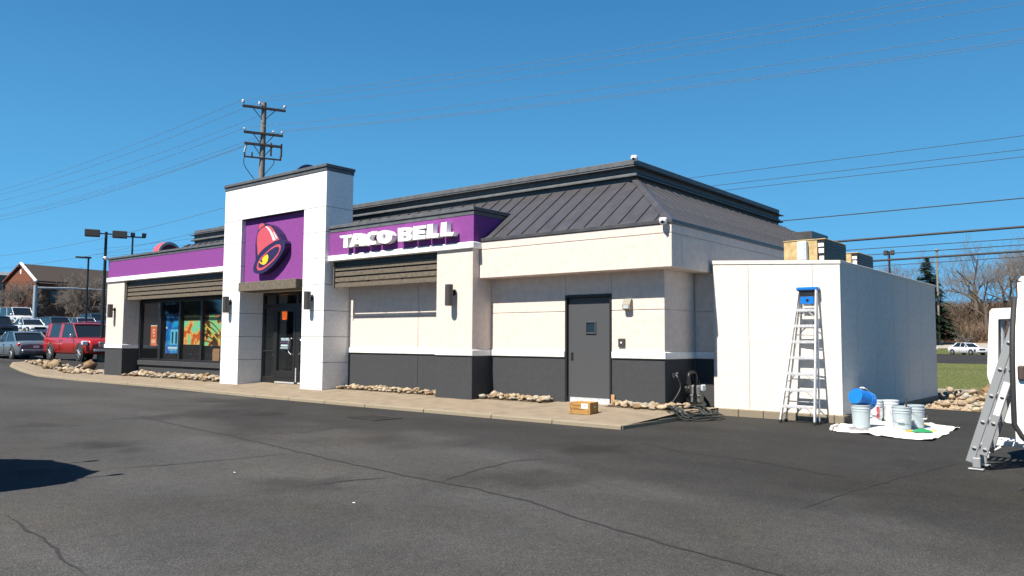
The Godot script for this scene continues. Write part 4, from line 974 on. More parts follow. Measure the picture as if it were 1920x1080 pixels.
func make_foreground() -> void:
	# drop cloth with rumples
	var ds := Shape.new()
	var poly := PackedVector2Array()
	for q in CLOTH: poly.append(Vector2(q[0], q[1]))
	if Geometry2D.is_polygon_clockwise(poly): poly.reverse()
	var nf := noise(0.9, 14, 3); var nf2 := noise(3.0, 15, 2)
	var hgt := func(x: float, z: float) -> float: return 0.008 + 0.05 * maxf(0.0, nf.get_noise_2d(x * 1.5 + z, z * 1.5) ) + 0.012 * absf(nf2.get_noise_2d(x, z * 1.6))
	var st := 0.055
	for i in 36:
		for j in 60:
			var cell := PackedVector2Array([Vector2(1.05 + i * st, -2.4 + j * st), Vector2(1.05 + (i + 1) * st, -2.4 + j * st), Vector2(1.05 + (i + 1) * st, -2.4 + (j + 1) * st), Vector2(1.05 + i * st, -2.4 + (j + 1) * st)])
			for piece in Geometry2D.intersect_polygons(cell, poly):
				var ids := Geometry2D.triangulate_polygon(piece)
				for k in range(0, ids.size(), 3):
					var v := []
					for m in 3:
						var p: Vector2 = piece[ids[k + m]]
						var e := 0.06
						var hh: float = hgt.call(p.x, p.y)
						var nn := V(-(hgt.call(p.x + e, p.y) - hh) / e, 1.0, -(hgt.call(p.x, p.y + e) - hh) / e).normalized()
						v.append([V(p.x, hh, p.y), nn])
					if (v[1][0] - v[0][0]).cross(v[2][0] - v[0][0]).y < 0: var sw = v[1]; v[1] = v[2]; v[2] = sw
					ds.put(v[0][0], v[0][1]); ds.put(v[2][0], v[2][1]); ds.put(v[1][0], v[1][1])
	var cloth := obj("drop_cloth", ds, M.cloth); tag(cloth, "white canvas drop cloth spread on the asphalt under paint buckets", "drop cloth")
	var rl := Shape.new(); rl.tube([V(1.30, 0.03, 0.20), V(1.22, 0.035, -0.1), V(1.18, 0.03, -0.5)], 0.026, 8); obj("rolled_hem", rl, M.cloth, cloth)
	bucket("grey paint bucket with the blue bucket tipped into it", V(1.55, 0.02, -0.55), 2.4, M.bucket_grey)
	var bb := bucket("bright blue bucket tipped over on top of a grey bucket", V(1.63, 0.56, -0.60), 0.0, M.blue_plastic)
	var my := V(0.32, -0.28, -0.91).normalized(); var mx := my.cross(V(0, 1, 0)).normalized()
	bb.basis = Basis(mx, my, mx.cross(my)); bb.position = V(1.50, 0.535, -0.42)
	var w := bucket("white paint bucket with red printed label behind the blue bucket", V(1.40, 0.02, -1.85), 0.3, M.bucket_white)
	var lab := Shape.new()
	for k in 6:
		var a0 := 0.75 + k * 0.10; var a1 := a0 + 0.10
		lab.quad(V(0.147 * sin(a0), 0.06, 0.147 * cos(a0)), V(0.147 * sin(a1), 0.06, 0.147 * cos(a1)), V(0.152 * sin(a1), 0.24, 0.152 * cos(a1)), V(0.152 * sin(a0), 0.24, 0.152 * cos(a0)))
	obj("label", lab, M.plastic_white, w)
	var lr := Shape.new()
	for k in 3:
		var a0 := 0.62 + k * 0.10 - 0.35; var a1 := a0 + 0.10
		lr.quad(V(0.148 * sin(a0), 0.06, 0.148 * cos(a0)), V(0.148 * sin(a1), 0.06, 0.148 * cos(a1)), V(0.153 * sin(a1), 0.25, 0.153 * cos(a1)), V(0.153 * sin(a0), 0.25, 0.153 * cos(a0)))
	obj("red_label", lr, M.red, w)
	bucket("grey paint bucket with hanging handle at the cloth's centre", V(2.15, 0.02, -0.65), 0.1, M.bucket_grey)
	bucket("grey paint bucket standing half hidden behind the one with the hanging handle", V(2.24, 0.02, -1.12), 1.2, M.bucket_grey)
	bucket("paint bucket with clutter standing against the cooler wall in shade", V(1.62, 0.02, -2.05), 0.9, M.bucket_white)
	var br := thing("paint_brush_handle", "dark brush handle sticking up out of the grey bucket with hanging handle", "brush", V(2.19, 0.10, -0.66), 0.0)
	var bs := Shape.new(); bs.tube([V(0, -0.05, 0), V(0.02, 0.24, -0.02), V(0.025, 0.42, -0.03)], [0.016, 0.014, 0.018], 8); obj("handle", bs, M.lamp_metal, br)
	var bf := Shape.new(); bf.bev(V(-0.03, -0.085, -0.012), V(0.03, -0.03, 0.012), 0.004); obj("bristles", bf, M.bark, br)
	var ld := thing("bucket_lid", "grey bucket lid lying flat on the drop cloth", "lid", V(1.66, 0.03, -0.02), 0.0)
	var ls := Shape.new(); ls.lathe([[0.0, 0.0], [0.155, 0.0], [0.158, 0.018], [0.150, 0.022], [0.142, 0.012], [0.0, 0.012]], 28); obj("lid_disc", ls, M.aluminium, ld)
	var lh := Shape.new(); lh.lathe([[0.0, 0.013], [0.05, 0.013], [0.05, 0.017], [0.0, 0.017]], 18); obj("lid_centre", lh, M.aluminium, ld)
	var gt := thing("green_tray", "green plastic scraper tray on the drop cloth", "tray", V(2.52, 0.03, -0.32), 0.5)
	var gs := Shape.new(); gs.prism([[-0.14, 0.0], [0.14, 0.0], [0.10, 0.03], [0.02, 0.055], [-0.09, 0.03]], -0.07, 0.07); obj("tray_body", gs, M.green, gt)
	var gh := Shape.new(); gh.tube([V(0.12, 0.02, 0.0), V(0.2, 0.025, 0.02)], 0.012, 7); obj("handle", gh, M.yellow, gt)
	for q in [[V(2.28, 0.03, -1.55), 0.4, "yellow handled paint roller lying behind the grey buckets"], [V(2.36, 0.03, -0.22), 1.3, "yellow handled putty knife beside the green tray"]]:
		var t := thing("yellow_tool", q[2], "tool", q[0], q[1])
		var hs := Shape.new(); hs.tube([V(-0.1, 0.012, 0), V(0.03, 0.014, 0.01)], [0.012, 0.015], 7); obj("handle", hs, M.yellow, t)
		var bl := Shape.new(); bl.tube([V(0.03, 0.012, 0.01), V(0.10, 0.010, 0.02), V(0.11, 0.012, 0.09)], 0.005, 5); obj("rod", bl, M.steel, t)
	# carton on the walk
	var cb := thing("cardboard_box", "brown cardboard box with white label on the walk before the door", "box", V(-2.70, 0.099, 1.34), 0.13)
	var cs := Shape.new(); cs.bev(V(-0.21, 0.0, -0.17), V(0.21, 0.205, 0.17), 0.004); obj("carton", cs, M.box_card, cb)
	for q in [[-0.208, -0.002], [0.002, 0.208]]:
		var fl := Shape.new(); fl.bev(V(q[0], 0.2055, -0.169), V(q[1], 0.210, 0.169), 0.001); obj("flap", fl, M.box_card, cb)
	one_box("white_label", V(0.035, 0.105, 0.1702), V(0.165, 0.19, 0.1712), M.plastic_white, cb)
	var ink := plain(lin(0.06, 0.03, 0.012), 0.9)
	text("YT", V(-0.195, 0.142, 0.1702), 0.045, ink, cb, "printed_letters")
	for q in [[-0.13, 0.148, 0.02, 0.164], [-0.19, 0.098, 0.0, 0.108], [-0.19, 0.078, 0.09, 0.09], [-0.19, 0.035, -0.15, 0.047], [-0.02, 0.028, 0.03, 0.033], [0.17, 0.02, 0.18, 0.07]]:
		print_row(q, 0.1702, ink, cb)
	print_row([0.055, 0.158, 0.14, 0.174], 0.1713, plain(lin(0.05, 0.07, 0.2), 0.8), cb)
	one_box("side_label", V(0.2102, 0.11, -0.06), V(0.2112, 0.14, 0.02), M.bucket_grey, cb)
	one_box("side_seam", V(0.2102, 0.01, -0.125), V(0.2115, 0.195, -0.12), M.black_metal, cb)
	var wd := thing("wooden_wedge", "short board leaning in the right corner of the service door", "board", V(-2.90, 0.16, 0.05), 0.0)
	var ws := Shape.new(); ws.bev(V(-0.035, 0.0, -0.012), V(0.035, 0.21, 0.012), 0.003, turned(V(0, 0, 0), 0.3, -0.12)); obj("board", ws, M.board, wd)
	make_stepladder()
func print_row(q: Array, z: float, m: Material, parent: Node) -> void:
	var s := Shape.new(); var x: float = q[0]
	while x < q[2] - 0.004:
		var e := minf(x + 0.006 + rng.randf() * 0.012, q[2])
		s.box(V(x, q[1], z), V(e, q[3], z + 0.0008)); x = e + 0.004
	obj("printed_line", s, m, parent)
func text(what: String, at: Vector3, size: float, m: Material, parent: Node, called: String) -> void:
	var tm := TextMesh.new(); tm.text = what; tm.depth = 0.0012; tm.pixel_size = size / 32.0; tm.font_size = 32
	var f := SystemFont.new(); f.font_names = PackedStringArray(["Droid Serif"]); f.font_weight = 700; tm.font = f
	tm.horizontal_alignment = HORIZONTAL_ALIGNMENT_LEFT; tm.vertical_alignment = VERTICAL_ALIGNMENT_BOTTOM
	var o := obj(called, tm, m, parent); o.position = at

func rail(s: Shape, a: Vector3, b: Vector3, wx: float, wz: float) -> void:   # bar of rectangular section from a to b
	var d := (b - a); var l := d.length(); var y := d / l
	var z := V(0, 0, 1); z = (z - y * z.dot(y)).normalized(); var x := y.cross(z)
	s.bev(V(-wx, 0, -wz), V(wx, l, wz), minf(wx, wz) * 0.3, Transform3D(Basis(x, y, z), a))
func make_stepladder() -> void:
	# folded eight foot stepladder leaning on the cooler wall
	var L := thing("step_ladder", "tall aluminium stepladder with blue top leaning against the cooler", "ladder")
	var fl := V(0.19, 0.02, -0.56); var fr := V(0.82, 0.02, -0.47); var tl := V(0.395, 2.36, -1.02); var tr := V(0.71, 2.36, -1.0)
	var rl := V(0.225, 0.02, -0.74); var rr := V(0.835, 0.02, -0.66); var ul := V(0.41, 2.33, -1.08); var ur := V(0.70, 2.33, -1.06)
	for q in [[fl, tl], [fr, tr]]:
		var s := Shape.new(); rail(s, q[0], q[1], 0.014, 0.036); obj("front_rail", s, M.aluminium_lit, L)
	for q in [[rl, ul], [rr, ur]]:
		var s := Shape.new(); rail(s, q[0], q[1], 0.011, 0.022); obj("rear_rail", s, M.aluminium_lit, L)
	for p in [fl, fr, rl, rr]:
		var s := Shape.new(); s.bev(p + V(-0.022, -0.02, -0.035), p + V(0.022, 0.035, 0.035), 0.006); obj("foot", s, M.rubber, L)
	for k in 7:
		var t := 0.118 + k * 0.121
		var a := fl.lerp(tl, t); var b := fr.lerp(tr, t)
		var s := Shape.new(); s.bev(V(a.x + 0.01, a.y - 0.036, a.z - 0.05), V(b.x - 0.01, a.y + 0.014, a.z + 0.045), 0.004); var st := obj("step", s, M.aluminium_lit, L)
		if k < 3 or k == 6:
			for e in [[a, 1.0], [b, -1.0]]:
				var br := Shape.new(); br.tube([e[0] + V(e[1] * 0.012, -0.15, 0.0), e[0] + V(e[1] * 0.16, -0.012, 0.0)], 0.009, 5); obj("brace", br, M.aluminium, st)
	for k in 5:
		var t := 0.10 + k * 0.17 + 0.05
		var a := rl.lerp(ul, t); var b := rr.lerp(ur, t)
		var s := Shape.new(); s.tube([a, V(b.x, a.y, b.z)], 0.011, 7); obj("rear_rung", s, M.aluminium, L)
	var tp := Shape.new(); tp.bev(V(0.36, 2.345, -1.115), V(0.745, 2.405, -0.955), 0.015); obj("top_cap", tp, M.blue_plastic, L)
	var lbl := Shape.new(); lbl.bev(V(0.43, 2.10, -0.985), V(0.675, 2.23, -0.965), 0.004); var lo := obj("blue_brace_plate", lbl, M.blue_plastic, L)
	var ho := Shape.new(); ho.lathe([[0, 0], [0.028, 0], [0.028, 0.004], [0, 0.004]], 14, turned(V(0.56, 2.165, -0.966), 0, PI / 2)); obj("hole", ho, M.black_metal, lo)
	var sp := Shape.new(); sp.bev(V(0.42, 2.25, -1.0), V(0.69, 2.34, -0.99), 0.004); obj("spreader_plate", sp, M.dark_metal, L)

# ---- the white van and what leans on it ---------------------------------------------------------------------------
func make_van() -> void:
	var vn := thing("work_van", "white work van with open rear doors at the right edge", "van")
	var prof := func(y: float) -> float: return 4.56 + 0.10 * (1.0 - pow((y - 0.85) / 0.75, 2)) - 0.16 * maxf(0.0, y - 1.25) * maxf(0.0, y - 1.25) / 0.4
	var side := Shape.new(); var far := Shape.new()
	var ys := [0.50, 0.55, 0.62, 0.78, 0.95, 1.1, 1.25, 1.4, 1.55, 1.7, 1.83, 1.93, 1.99]
	for i in ys.size() - 1:
		var y0: float = ys[i]; var y1: float = ys[i + 1]
		var z0: float = prof.call(y0); var z1: float = prof.call(y1)
		side.quad(V(4.42, y0, z0), V(9.6, y0, z0), V(9.6, y1, z1), V(4.42, y1, z1))
		side.quad(V(9.6, y0, z0 - 0.06), V(4.42, y0, z0 - 0.06), V(4.42, y1, z1 - 0.06), V(9.6, y1, z1 - 0.06))
		side.quad(V(4.42, y0, z0 - 0.06), V(4.42, y0, z0), V(4.42, y1, z1), V(4.42, y1, z1 - 0.06))
		var w0 := 7.1 - z0; var w1 := 7.1 - z1
		far.quad(V(9.6, y0, w0), V(4.42, y0, w0), V(4.42, y1, w1), V(9.6, y1, w1))
		far.quad(V(4.42, y0, w0 + 0.06), V(9.6, y0, w0 + 0.06), V(9.6, y1, w1 + 0.06), V(4.42, y1, w1 + 0.06))
		far.quad(V(4.42, y0, w0), V(4.42, y0, w0 + 0.06), V(4.42, y1, w1 + 0.06), V(4.42, y1, w1))
	obj("near_side", side, M.white_paint, vn); obj("far_side", far, M.white_paint, vn)
	var zr: float = prof.call(1.99)
	one_box("roof", V(4.40, 1.985, 7.1 - zr), V(9.6, 2.06, zr), M.white_paint, vn, 0.03)
	one_box("rear_header", V(4.415, 1.80, 2.62), V(4.47, 1.985, 4.40), M.white_paint, vn)
	one_box("load_floor", V(4.44, 0.50, 2.52), V(9.5, 0.58, 4.55), M.dark_metal, vn)
	one_box("bulkhead", V(7.2, 0.58, 2.5), V(7.25, 1.98, 4.52), M.dark_metal, vn)
	var cab := Shape.new(); cab.prism([[9.6, 0.42], [10.95, 0.42], [11.02, 0.75], [10.95, 1.02], [10.30, 1.18], [9.62, 1.985], [9.6, 1.985]], 2.52, 4.58); obj("cab", cab, M.white_paint, vn)
	var wsd := Shape.new(); wsd.quad(V(10.27, 1.235, 4.45), V(10.27, 1.235, 2.65), V(9.68, 1.93, 2.72), V(9.68, 1.93, 4.38)); obj("windshield", wsd, M.car_glass, vn)
	for e in [[prof.call(1.5) + 0.004, 1.0], [7.1 - prof.call(1.5) - 0.004, -1.0]]:
		var sw := Shape.new()
		sw.box(V(8.55, 1.22, e[0] - 0.006), V(9.5, 1.80, e[0] + 0.006)); obj("side_window", sw, M.car_glass, vn)
		var hl := Shape.new(); hl.bev(V(10.85, 0.72, 3.55 + e[1] * 0.72), V(11.04, 0.95, 3.55 + e[1] * 0.98), 0.03) if e[1] > 0 else hl.bev(V(10.85, 0.72, 3.55 + e[1] * 0.98), V(11.04, 0.95, 3.55 + e[1] * 0.72), 0.03)
		obj("headlight", hl, M.lamp_clear, vn)
	one_box("grille", V(10.9, 0.70, 2.9), V(11.035, 0.95, 4.2), M.rubber, vn, 0.02)
	one_box("front_bumper", V(10.85, 0.38, 2.5), V(11.1, 0.60, 4.6), M.rubber, vn, 0.04)
	var seam := Shape.new()
	for x in [6.3, 7.6, 8.45, 9.55]: seam.box(V(x - 0.006, 0.55, prof.call(0.9) - 0.04), V(x + 0.006, 1.2, prof.call(0.9) + 0.003))
	obj("panel_gap", seam, M.rubber, vn)
	one_box("rear_bumper", V(4.36, 0.42, 2.5), V(4.42, 0.50, 4.3), M.white_paint, vn, 0.02)
	for p in [V(5.6, 0.34, 4.5), V(8.9, 0.34, 4.5), V(5.6, 0.34, 2.62), V(8.9, 0.34, 2.62)]: wheel(vn, p, 0.34, 0.22, 1.0 if p.z > 3.5 else -1.0)
	# near rear door, swung right round against the side: we see its inner face with the black seal round it
	var dz := 0.035
	var dl := Shape.new(); var sl := Shape.new(); var dp := Shape.new(); var wn := Shape.new()
	for i in ys.size() - 1:
		var y0: float = ys[i]; var y1: float = ys[i + 1]
		if y1 > 1.86: break
		var a: float = prof.call(y0) + dz; var b: float = prof.call(y1) + dz
		dl.quad(V(4.40, y0, a + 0.06), V(5.12, y0, a + 0.06), V(5.12, y1, b + 0.06), V(4.40, y1, b + 0.06))
		dl.quad(V(5.12, y0, a), V(4.40, y0, a), V(4.40, y1, b), V(5.12, y1, b))
		dl.quad(V(4.40, y0, a), V(4.40, y0, a + 0.06), V(4.40, y1, b + 0.06), V(4.40, y1, b))
		if i > 7: wn.quad(V(4.52, y0, a + 0.064), V(5.02, y0, a + 0.064), V(5.02, y1, b + 0.064), V(4.52, y1, b + 0.064))
		elif i > 2: dp.quad(V(4.53, y0, a + 0.066), V(5.04, y0, a + 0.066), V(5.04, y1, b + 0.066), V(4.53, y1, b + 0.066))
	var nd := obj("rear_door", dl, M.white_paint, vn)
	obj("window_pane", wn, plain(lin(0.10, 0.13, 0.16), 0.1), nd); obj("trim_panel", dp, plain(lin(0.05, 0.04, 0.035), 0.8), nd)
	var sp := []
	for i in 14:
		var y := 0.56 + i * 0.098
		sp.append(V(4.395 + (0.05 if i == 0 else 0.0), y, prof.call(y) + dz + 0.05))
	sp.push_front(V(4.50, 0.505, prof.call(0.5) + dz + 0.05))
	var ss := Shape.new(); ss.tube(sp, 0.026, 8); obj("door_seal", ss, M.rubber, nd)
	var hg := Shape.new(); hg.bev(V(4.435, 1.06, prof.call(1.1) + dz + 0.06), V(4.50, 1.20, prof.call(1.1) + dz + 0.10), 0.015, Transform3D.IDENTITY); obj("latch", hg, plain(lin(0.06, 0.04, 0.035), 0.6), nd)
	# far rear door, swung out past the corner
	var fd := Shape.new()
	var fx := Transform3D(Basis(V(0, 1, 0), -0.70), V(4.36, 0.0, 2.50))
	var out := [[0.0, 0.46], [-0.60, 0.46], [-0.70, 0.54], [-0.74, 0.72], [-0.74, 0.92], [-0.70, 1.45], [-0.66, 1.80], [-0.62, 1.83], [0.0, 1.83]]
	var hole := [[-0.08, 1.02], [-0.52, 1.02], [-0.56, 1.06], [-0.53, 1.65], [-0.50, 1.70], [-0.08, 1.70]]
	# ring of door skin round the window opening: lower part, upper strip, two jambs
	fd.prism([[0.0, 0.46], [-0.46, 0.46], [-0.55, 0.52], [-0.62, 0.80], [-0.70, 0.92], [-0.735, 1.02], [0.0, 1.02]], -0.05, 0.03, fx)
	fd.prism([[0.0, 1.70], [-0.672, 1.70], [-0.66, 1.80], [-0.62, 1.83], [0.0, 1.83]], -0.05, 0.03, fx)
	fd.prism([[-0.55, 1.021], [-0.734, 1.021], [-0.70, 1.45], [-0.673, 1.699], [-0.52, 1.699]], -0.05, 0.03, fx)
	fd.prism([[0.0, 1.021], [-0.08, 1.021], [-0.08, 1.699], [0.0, 1.699]], -0.05, 0.03, fx)
	var fo := obj("rear_door", fd, M.white_paint, vn)
	var wp := Shape.new(); wp.prism([[-0.08, 1.02], [-0.55, 1.02], [-0.52, 1.70], [-0.08, 1.70]], -0.02, -0.014, fx); obj("window_pane", wp, M.glass, fo)
	var gk := Shape.new(); gk.tube([fx * V(-0.09, 1.03, 0.032), fx * V(-0.54, 1.03, 0.032), fx * V(-0.51, 1.69, 0.032), fx * V(-0.09, 1.69, 0.032)], 0.014, 6); obj("window_gasket", gk, M.lamp_metal, fo)
	var lk := Shape.new(); lk.bev(V(-0.60, 0.80, 0.031), V(-0.42, 0.92, 0.06), 0.012, fx); lk.bev(V(-0.58, 1.0, 0.031), V(-0.40, 1.12, 0.05), 0.012, fx); obj("latch", lk, M.lamp_metal, fo)
	# extension ladder leaning on the roof edge, seen from its side
	var L := thing("extension_ladder", "aluminium extension ladder leaning on the open van", "ladder")
	var low := V(3.80, 0.04, 3.02); var high := V(4.36, 1.84, 3.02)
	var d := (high - low).normalized(); var px := V(d.y, -d.x, 0)
	for sec in 2:
		var off := px * (0.10 * sec - 0.05)
		for e in [-0.20, 0.20]:
			var s := Shape.new()
			var a: Vector3 = low + off + V(0, 0, e) + d * 0.03 + d * (0.12 * sec); var b: Vector3 = high + off + V(0, 0, e) - d * (0.2 * sec)
			s.bev(V(-0.042, 0, -0.014), V(0.042, (b - a).length(), 0.014), 0.006, Transform3D(Basis(px, d, V(0, 0, 1)), a))
			obj("side_rail", s, M.ladder_rail, L)
		for k in 5:
			var c: Vector3 = low + off + d * (0.20 + 0.305 * k + 0.02 * sec)
			var s := Shape.new(); s.tube([c + V(0, 0, -0.225), c + V(0, 0, 0.222)], 0.019, 10); var ro := obj("rung", s, M.aluminium_lit, L)
			var rc := Shape.new(); rc.prism([[-0.022, 0.0], [-0.016, -0.014], [0.0, -0.02], [0.016, -0.014], [0.022, 0.0]], 0.0, 0.001, Transform3D(Basis(px, d, V(0, 0, 1)), c + V(0, 0, 0.222))); obj("rung_opening", rc, M.black_metal, ro)
	for e in [-0.20, 0.20]:
		var s := Shape.new(); s.bev(V(3.745, 0.004, 2.985 + e), V(3.90, 0.024, 3.055 + e), 0.006); s.bev(V(3.79, 0.03, 2.995 + e), V(3.87, 0.14, 3.045 + e), 0.008); obj("foot", s, M.ladder_rail, L)
	var st := Shape.new(); st.prism([[-0.03, 0.62], [0.03, 0.62], [0.03, 1.0], [-0.03, 1.0]], 0.0, 0.0015, Transform3D(Basis(px, d, V(0, 0, 1)), low + px * 0.05 + V(0, 0, 0.2145))); obj("warning_label", st, M.plastic_white, L)
	# low white step platform behind the ladder's foot
	var P := thing("step_platform", "low white perforated step platform behind the ladder's foot", "platform", V(4.15, 0.0, 2.2), 0.0)
	for e in [-0.17, 0.17]:
		var s := Shape.new(); s.bev(V(-0.42, 0.20, e - 0.03), V(0.42, 0.26, e + 0.03), 0.006); obj("side_rail", s, M.white_paint, P)
	for k in 12: one_box("tread_bar", V(-0.40 + k * 0.07, 0.235, -0.139), V(-0.37 + k * 0.07, 0.255, 0.139), M.white_paint, P)
	for q in [[-0.36, -0.17], [0.36, -0.17], [-0.36, 0.17], [0.36, 0.17]]:
		var s := Shape.new(); s.tube([V(q[0] * 1.12, 0.0, q[1] * 1.25), V(q[0], 0.21, q[1])], 0.016, 8); var lg := obj("leg", s, M.white_paint, P)
		var b := Shape.new(); b.tube([V(q[0] * 1.08, 0.07, q[1] * 1.15), V(q[0] * 0.45, 0.21, q[1])], 0.011, 6); obj("brace", b, M.white_paint, lg)
	var ck := thing("wheel_chock", "black rubber wheel chock at the lower right edge", "chock", V(4.42, 0.0, 4.28), 0.3)
	var cs := Shape.new(); cs.prism([[-0.08, 0.0], [0.10, 0.0], [0.10, 0.10], [0.04, 0.10]], -0.07, 0.07); obj("wedge", cs, M.rubber, ck)
	var cr := Shape.new(); cr.tube([V(0.05, 0.10, 0), V(0.07, 0.125, 0), V(0.09, 0.10, 0)], 0.006, 5); obj("grab_loop", cr, M.rubber, ck)

func wheel(parent: Node, at: Vector3, r: float, w: float, out: float) -> void:
	var s := Shape.new()
	var x := turned(at, 0.0, PI / 2 * out)
	s.lathe([[r * 0.66, -w / 2], [r * 0.93, -w / 2], [r, -w / 2 + 0.035], [r, w / 2 - 0.035], [r * 0.93, w / 2], [r * 0.66, w / 2]], 22, x)
	var t := obj("wheel", s, M.tyre, parent)
	var c := Shape.new(); c.lathe([[0.0, -w / 2 + 0.03], [r * 0.66, -w / 2 + 0.02]], 18, x); c.lathe([[r * 0.665, w / 2 - 0.015], [r * 0.60, w / 2 - 0.03], [r * 0.55, w / 2 - 0.06], [0.0, w / 2 - 0.06]], 20, x); obj("rim_barrel", c, M.dark_metal, t)
	var p := Shape.new()
	for k in 6: p.bev(V(-0.035, 0.0, w / 2 - 0.055), V(0.035, r * 0.64, w / 2 - 0.012), 0.01, turned(at, 0 if out > 0 else PI) * turned(V(0, 0, 0), 0, 0, TAU * k / 6.0))
	p.lathe([[0.07, w / 2 - 0.02], [0.06, w / 2 - 0.005], [0.0, w / 2]], 12, x)
	obj("rim", p, M.rim, t)

# ---- poles and wires ------------------------------------------------------------------------------------------------
func wire(label: String, a: Vector3, b: Vector3, sag: float, r: float, m: Material, group: String) -> void:
	var s := Shape.new(); var p := []
	for k in 25:
		var t := k / 24.0
		p.append(a.lerp(b, t) - V(0, sag * 4.0 * t * (1.0 - t), 0))
	s.tube(p, r, 5)
	tag(obj("overhead_wire", s, m), label, "wire", group)
func make_poles_and_wires() -> void:
	var base := V(-31.0, 0.2, -10.0)
	var U := thing("utility_pole", "grey wooden utility pole with three crossarms behind the entrance tower", "utility pole", base)
	var s := Shape.new(); s.tube([V(0, 0, 0), V(0.05, 7.0, 0), V(0.12, 13.75, 0)], [0.21, 0.17, 0.125], 14); obj("pole", s, M.pole_wood, U)
	var ad := V(-0.42, 0, 0.91).normalized()   # crossarms stand square to the line
	var ends := []
	for q in [[13.42, 1.10, 0.10], [12.05, 1.0, 0.09], [11.45, 0.95, 0.08]]:
		var y: float = q[0]; var h: float = q[1]
		var tilt := V(0, 0.05, 0)
		var a := V(0.08, y, 0) - ad * h + V(0.12, 0, 0.06); var b := V(0.08, y, 0) + ad * h + V(0.12, 0, 0.06)
		var cs := Shape.new()
		var z := ad; var yy := V(0, 1, 0); var x := yy.cross(z)
		cs.bev(V(-0.055, -0.065, -h), V(0.055, 0.065, h), 0.012, Transform3D(Basis(x, yy, z), V(0.22, y, 0.05)))
		var arm := obj("crossarm", cs, M.arm_wood, U)
		for e in [-1.0, 1.0]:
			var br := Shape.new(); br.tube([V(0.22, y - 0.05, 0.05) + ad * e * h * 0.52, V(0.16, y - 0.68, 0.05)], 0.022, 5); obj("arm_brace", br, M.arm_wood, arm)
		var spots: Array = [[0.97, 0.26], [0.22, 0.26], [-0.95, 0.22]] if y > 13 else ([[0.96, 0.14], [-0.5, 0.14], [-0.95, 0.16]] if y > 12 else [])
		for sp in spots:
			var p: Vector3 = V(0.22, y + 0.065, 0.05) + ad * h * sp[0]
			var ins := Shape.new(); ins.lathe([[0.0, 0.0], [0.03, 0.0], [0.03, 0.08], [0.075, 0.09], [0.08, sp[1] - 0.06], [0.05, sp[1]], [0.0, sp[1]]], 10, turned(p)); obj("insulator", ins, M.insulator, arm)
			ends.append(base + p + V(0, sp[1], 0))
		if y < 12.0:
			for e in [0.86, -0.42, -0.98]:
				var p: Vector3 = V(0.22, y, 0.05) + ad * h * e
				var cu := Shape.new(); cu.tube([p + V(0.0, 0.05, 0.0), p + V(-0.08, -0.48, 0.1)] if e > 0 else [p + V(0, 0.15, 0), p + V(0, -0.55, 0)], 0.05, 7); obj("fuse_cutout", cu, M.insulator if e > 0 else M.arm_wood, arm)
	var sa := Shape.new(); sa.bev(V(-0.04, -0.04, -0.95), V(0.04, 0.04, 0.95), 0.01, Transform3D(Basis(V(0, 1, 0).cross(ad), V(0, 1, 0), ad), V(0.2, 10.75, 0.04))); var so := obj("equipment_arm", sa, M.arm_wood, U)
	for e in [-0.9, 0.55, 0.92]:
		var p: Vector3 = V(0.2, 10.78, 0.04) + ad * e
		var t := Shape.new(); t.tube([p, p + V(0, 0.38 if e > 0.9 else 0.25, 0)], [0.05, 0.03], 7); obj("arrester", t, M.arm_wood, so)
	for e in [[0.92, 1.0], [-0.55, 0.6]]:
		var p: Vector3 = V(0.2, 10.8, 0.04) + ad * e[0]
		var lp := Shape.new(); lp.tube(smooth_path([p, p + V(0, -0.5 * e[1], 0), p - ad * e[0] * 0.55 + V(0, -1.2 * e[1], 0), V(0.1, 9.2 + 0.6 * (1 - e[1]), 0.1), V(0.08, 8.2, 0.15)], 4), 0.022, 5); obj("lead_wire", lp, M.wire, U)
	# upper line: rises over the building to the right, runs off to the left
	var names := ["near top", "middle top", "far top", "near second arm", "middle second arm", "far second arm"]
	for i in ends.size():
		var e: Vector3 = ends[i]
		wire("thin %s overhead wire running right from the utility pole" % names[i], e, e + V(54, 0.3, -13.5), 0.7, 0.009, M.wire_pale, "thin wires of the utility pole line")
		wire("thin %s overhead wire running off past the light poles" % names[i], e, e + V(-62, 0.1, 1.0), 1.0, 0.009, M.wire_pale, "thin wires of the utility pole line")
	for q in [[11.6, -9.3, 0.012], [8.9, -10.0, 0.012], [7.9, -10.0, 0.012]]:
		wire({11.6: "thin wire leaving the lowest crossarm of the utility pole", 8.9: "thin wire leaving the pole just above the tower coping", 7.9: "lowest thin wire leaving the pole behind the tower"}[q[0]], V(-31, q[0], q[1]), V(-93, q[0] + 0.4, q[1] + 1.0), 1.1, q[2], M.wire_pale, "lower wires of the utility pole line")
	# the line behind the building
	var rows := [[12.15, 11.7, 0.014, "topmost of three thin"], [11.5, 11.05, 0.014, "middle of three thin"], [11.15, 10.7, 0.014, "lowest of three thin"], [8.58, 8.5, 0.028, "single black"], [6.98, 7.05, 0.062, "thick upper bundled"], [6.72, 6.62, 0.02, "thin black below thick"], [6.27, 6.26, 0.022, "second thin black below thick"], [5.72, 5.86, 0.055, "thick lower bundled"], [5.2, 5.5, 0.016, "lowest thin"]]
	for r in rows:
		var slope: float = (r[1] - r[0]) / 18.5
		wire("%s cable crossing behind the building and the bare trees" % r[3], V(-100, r[0] + slope * -30.0, -30.5), V(32, r[0] + slope * 50.0, -30), 0.25, r[2], M.wire, "cables behind the building")
	# parking lot lights
	light_pole(V(-35.8, 0.28, -4.3), 6.55, 0, "tall dark light pole with two box heads beside the corner column")
	light_pole(V(-56.6, 1.4, -15.2), 8.0, 1, "dark light pole with twin arms behind the left fascia")
	light_pole(V(-59.6, 1.6, -13.2), 6.2, 2, "slim dark light pole with one small head before the far roof")
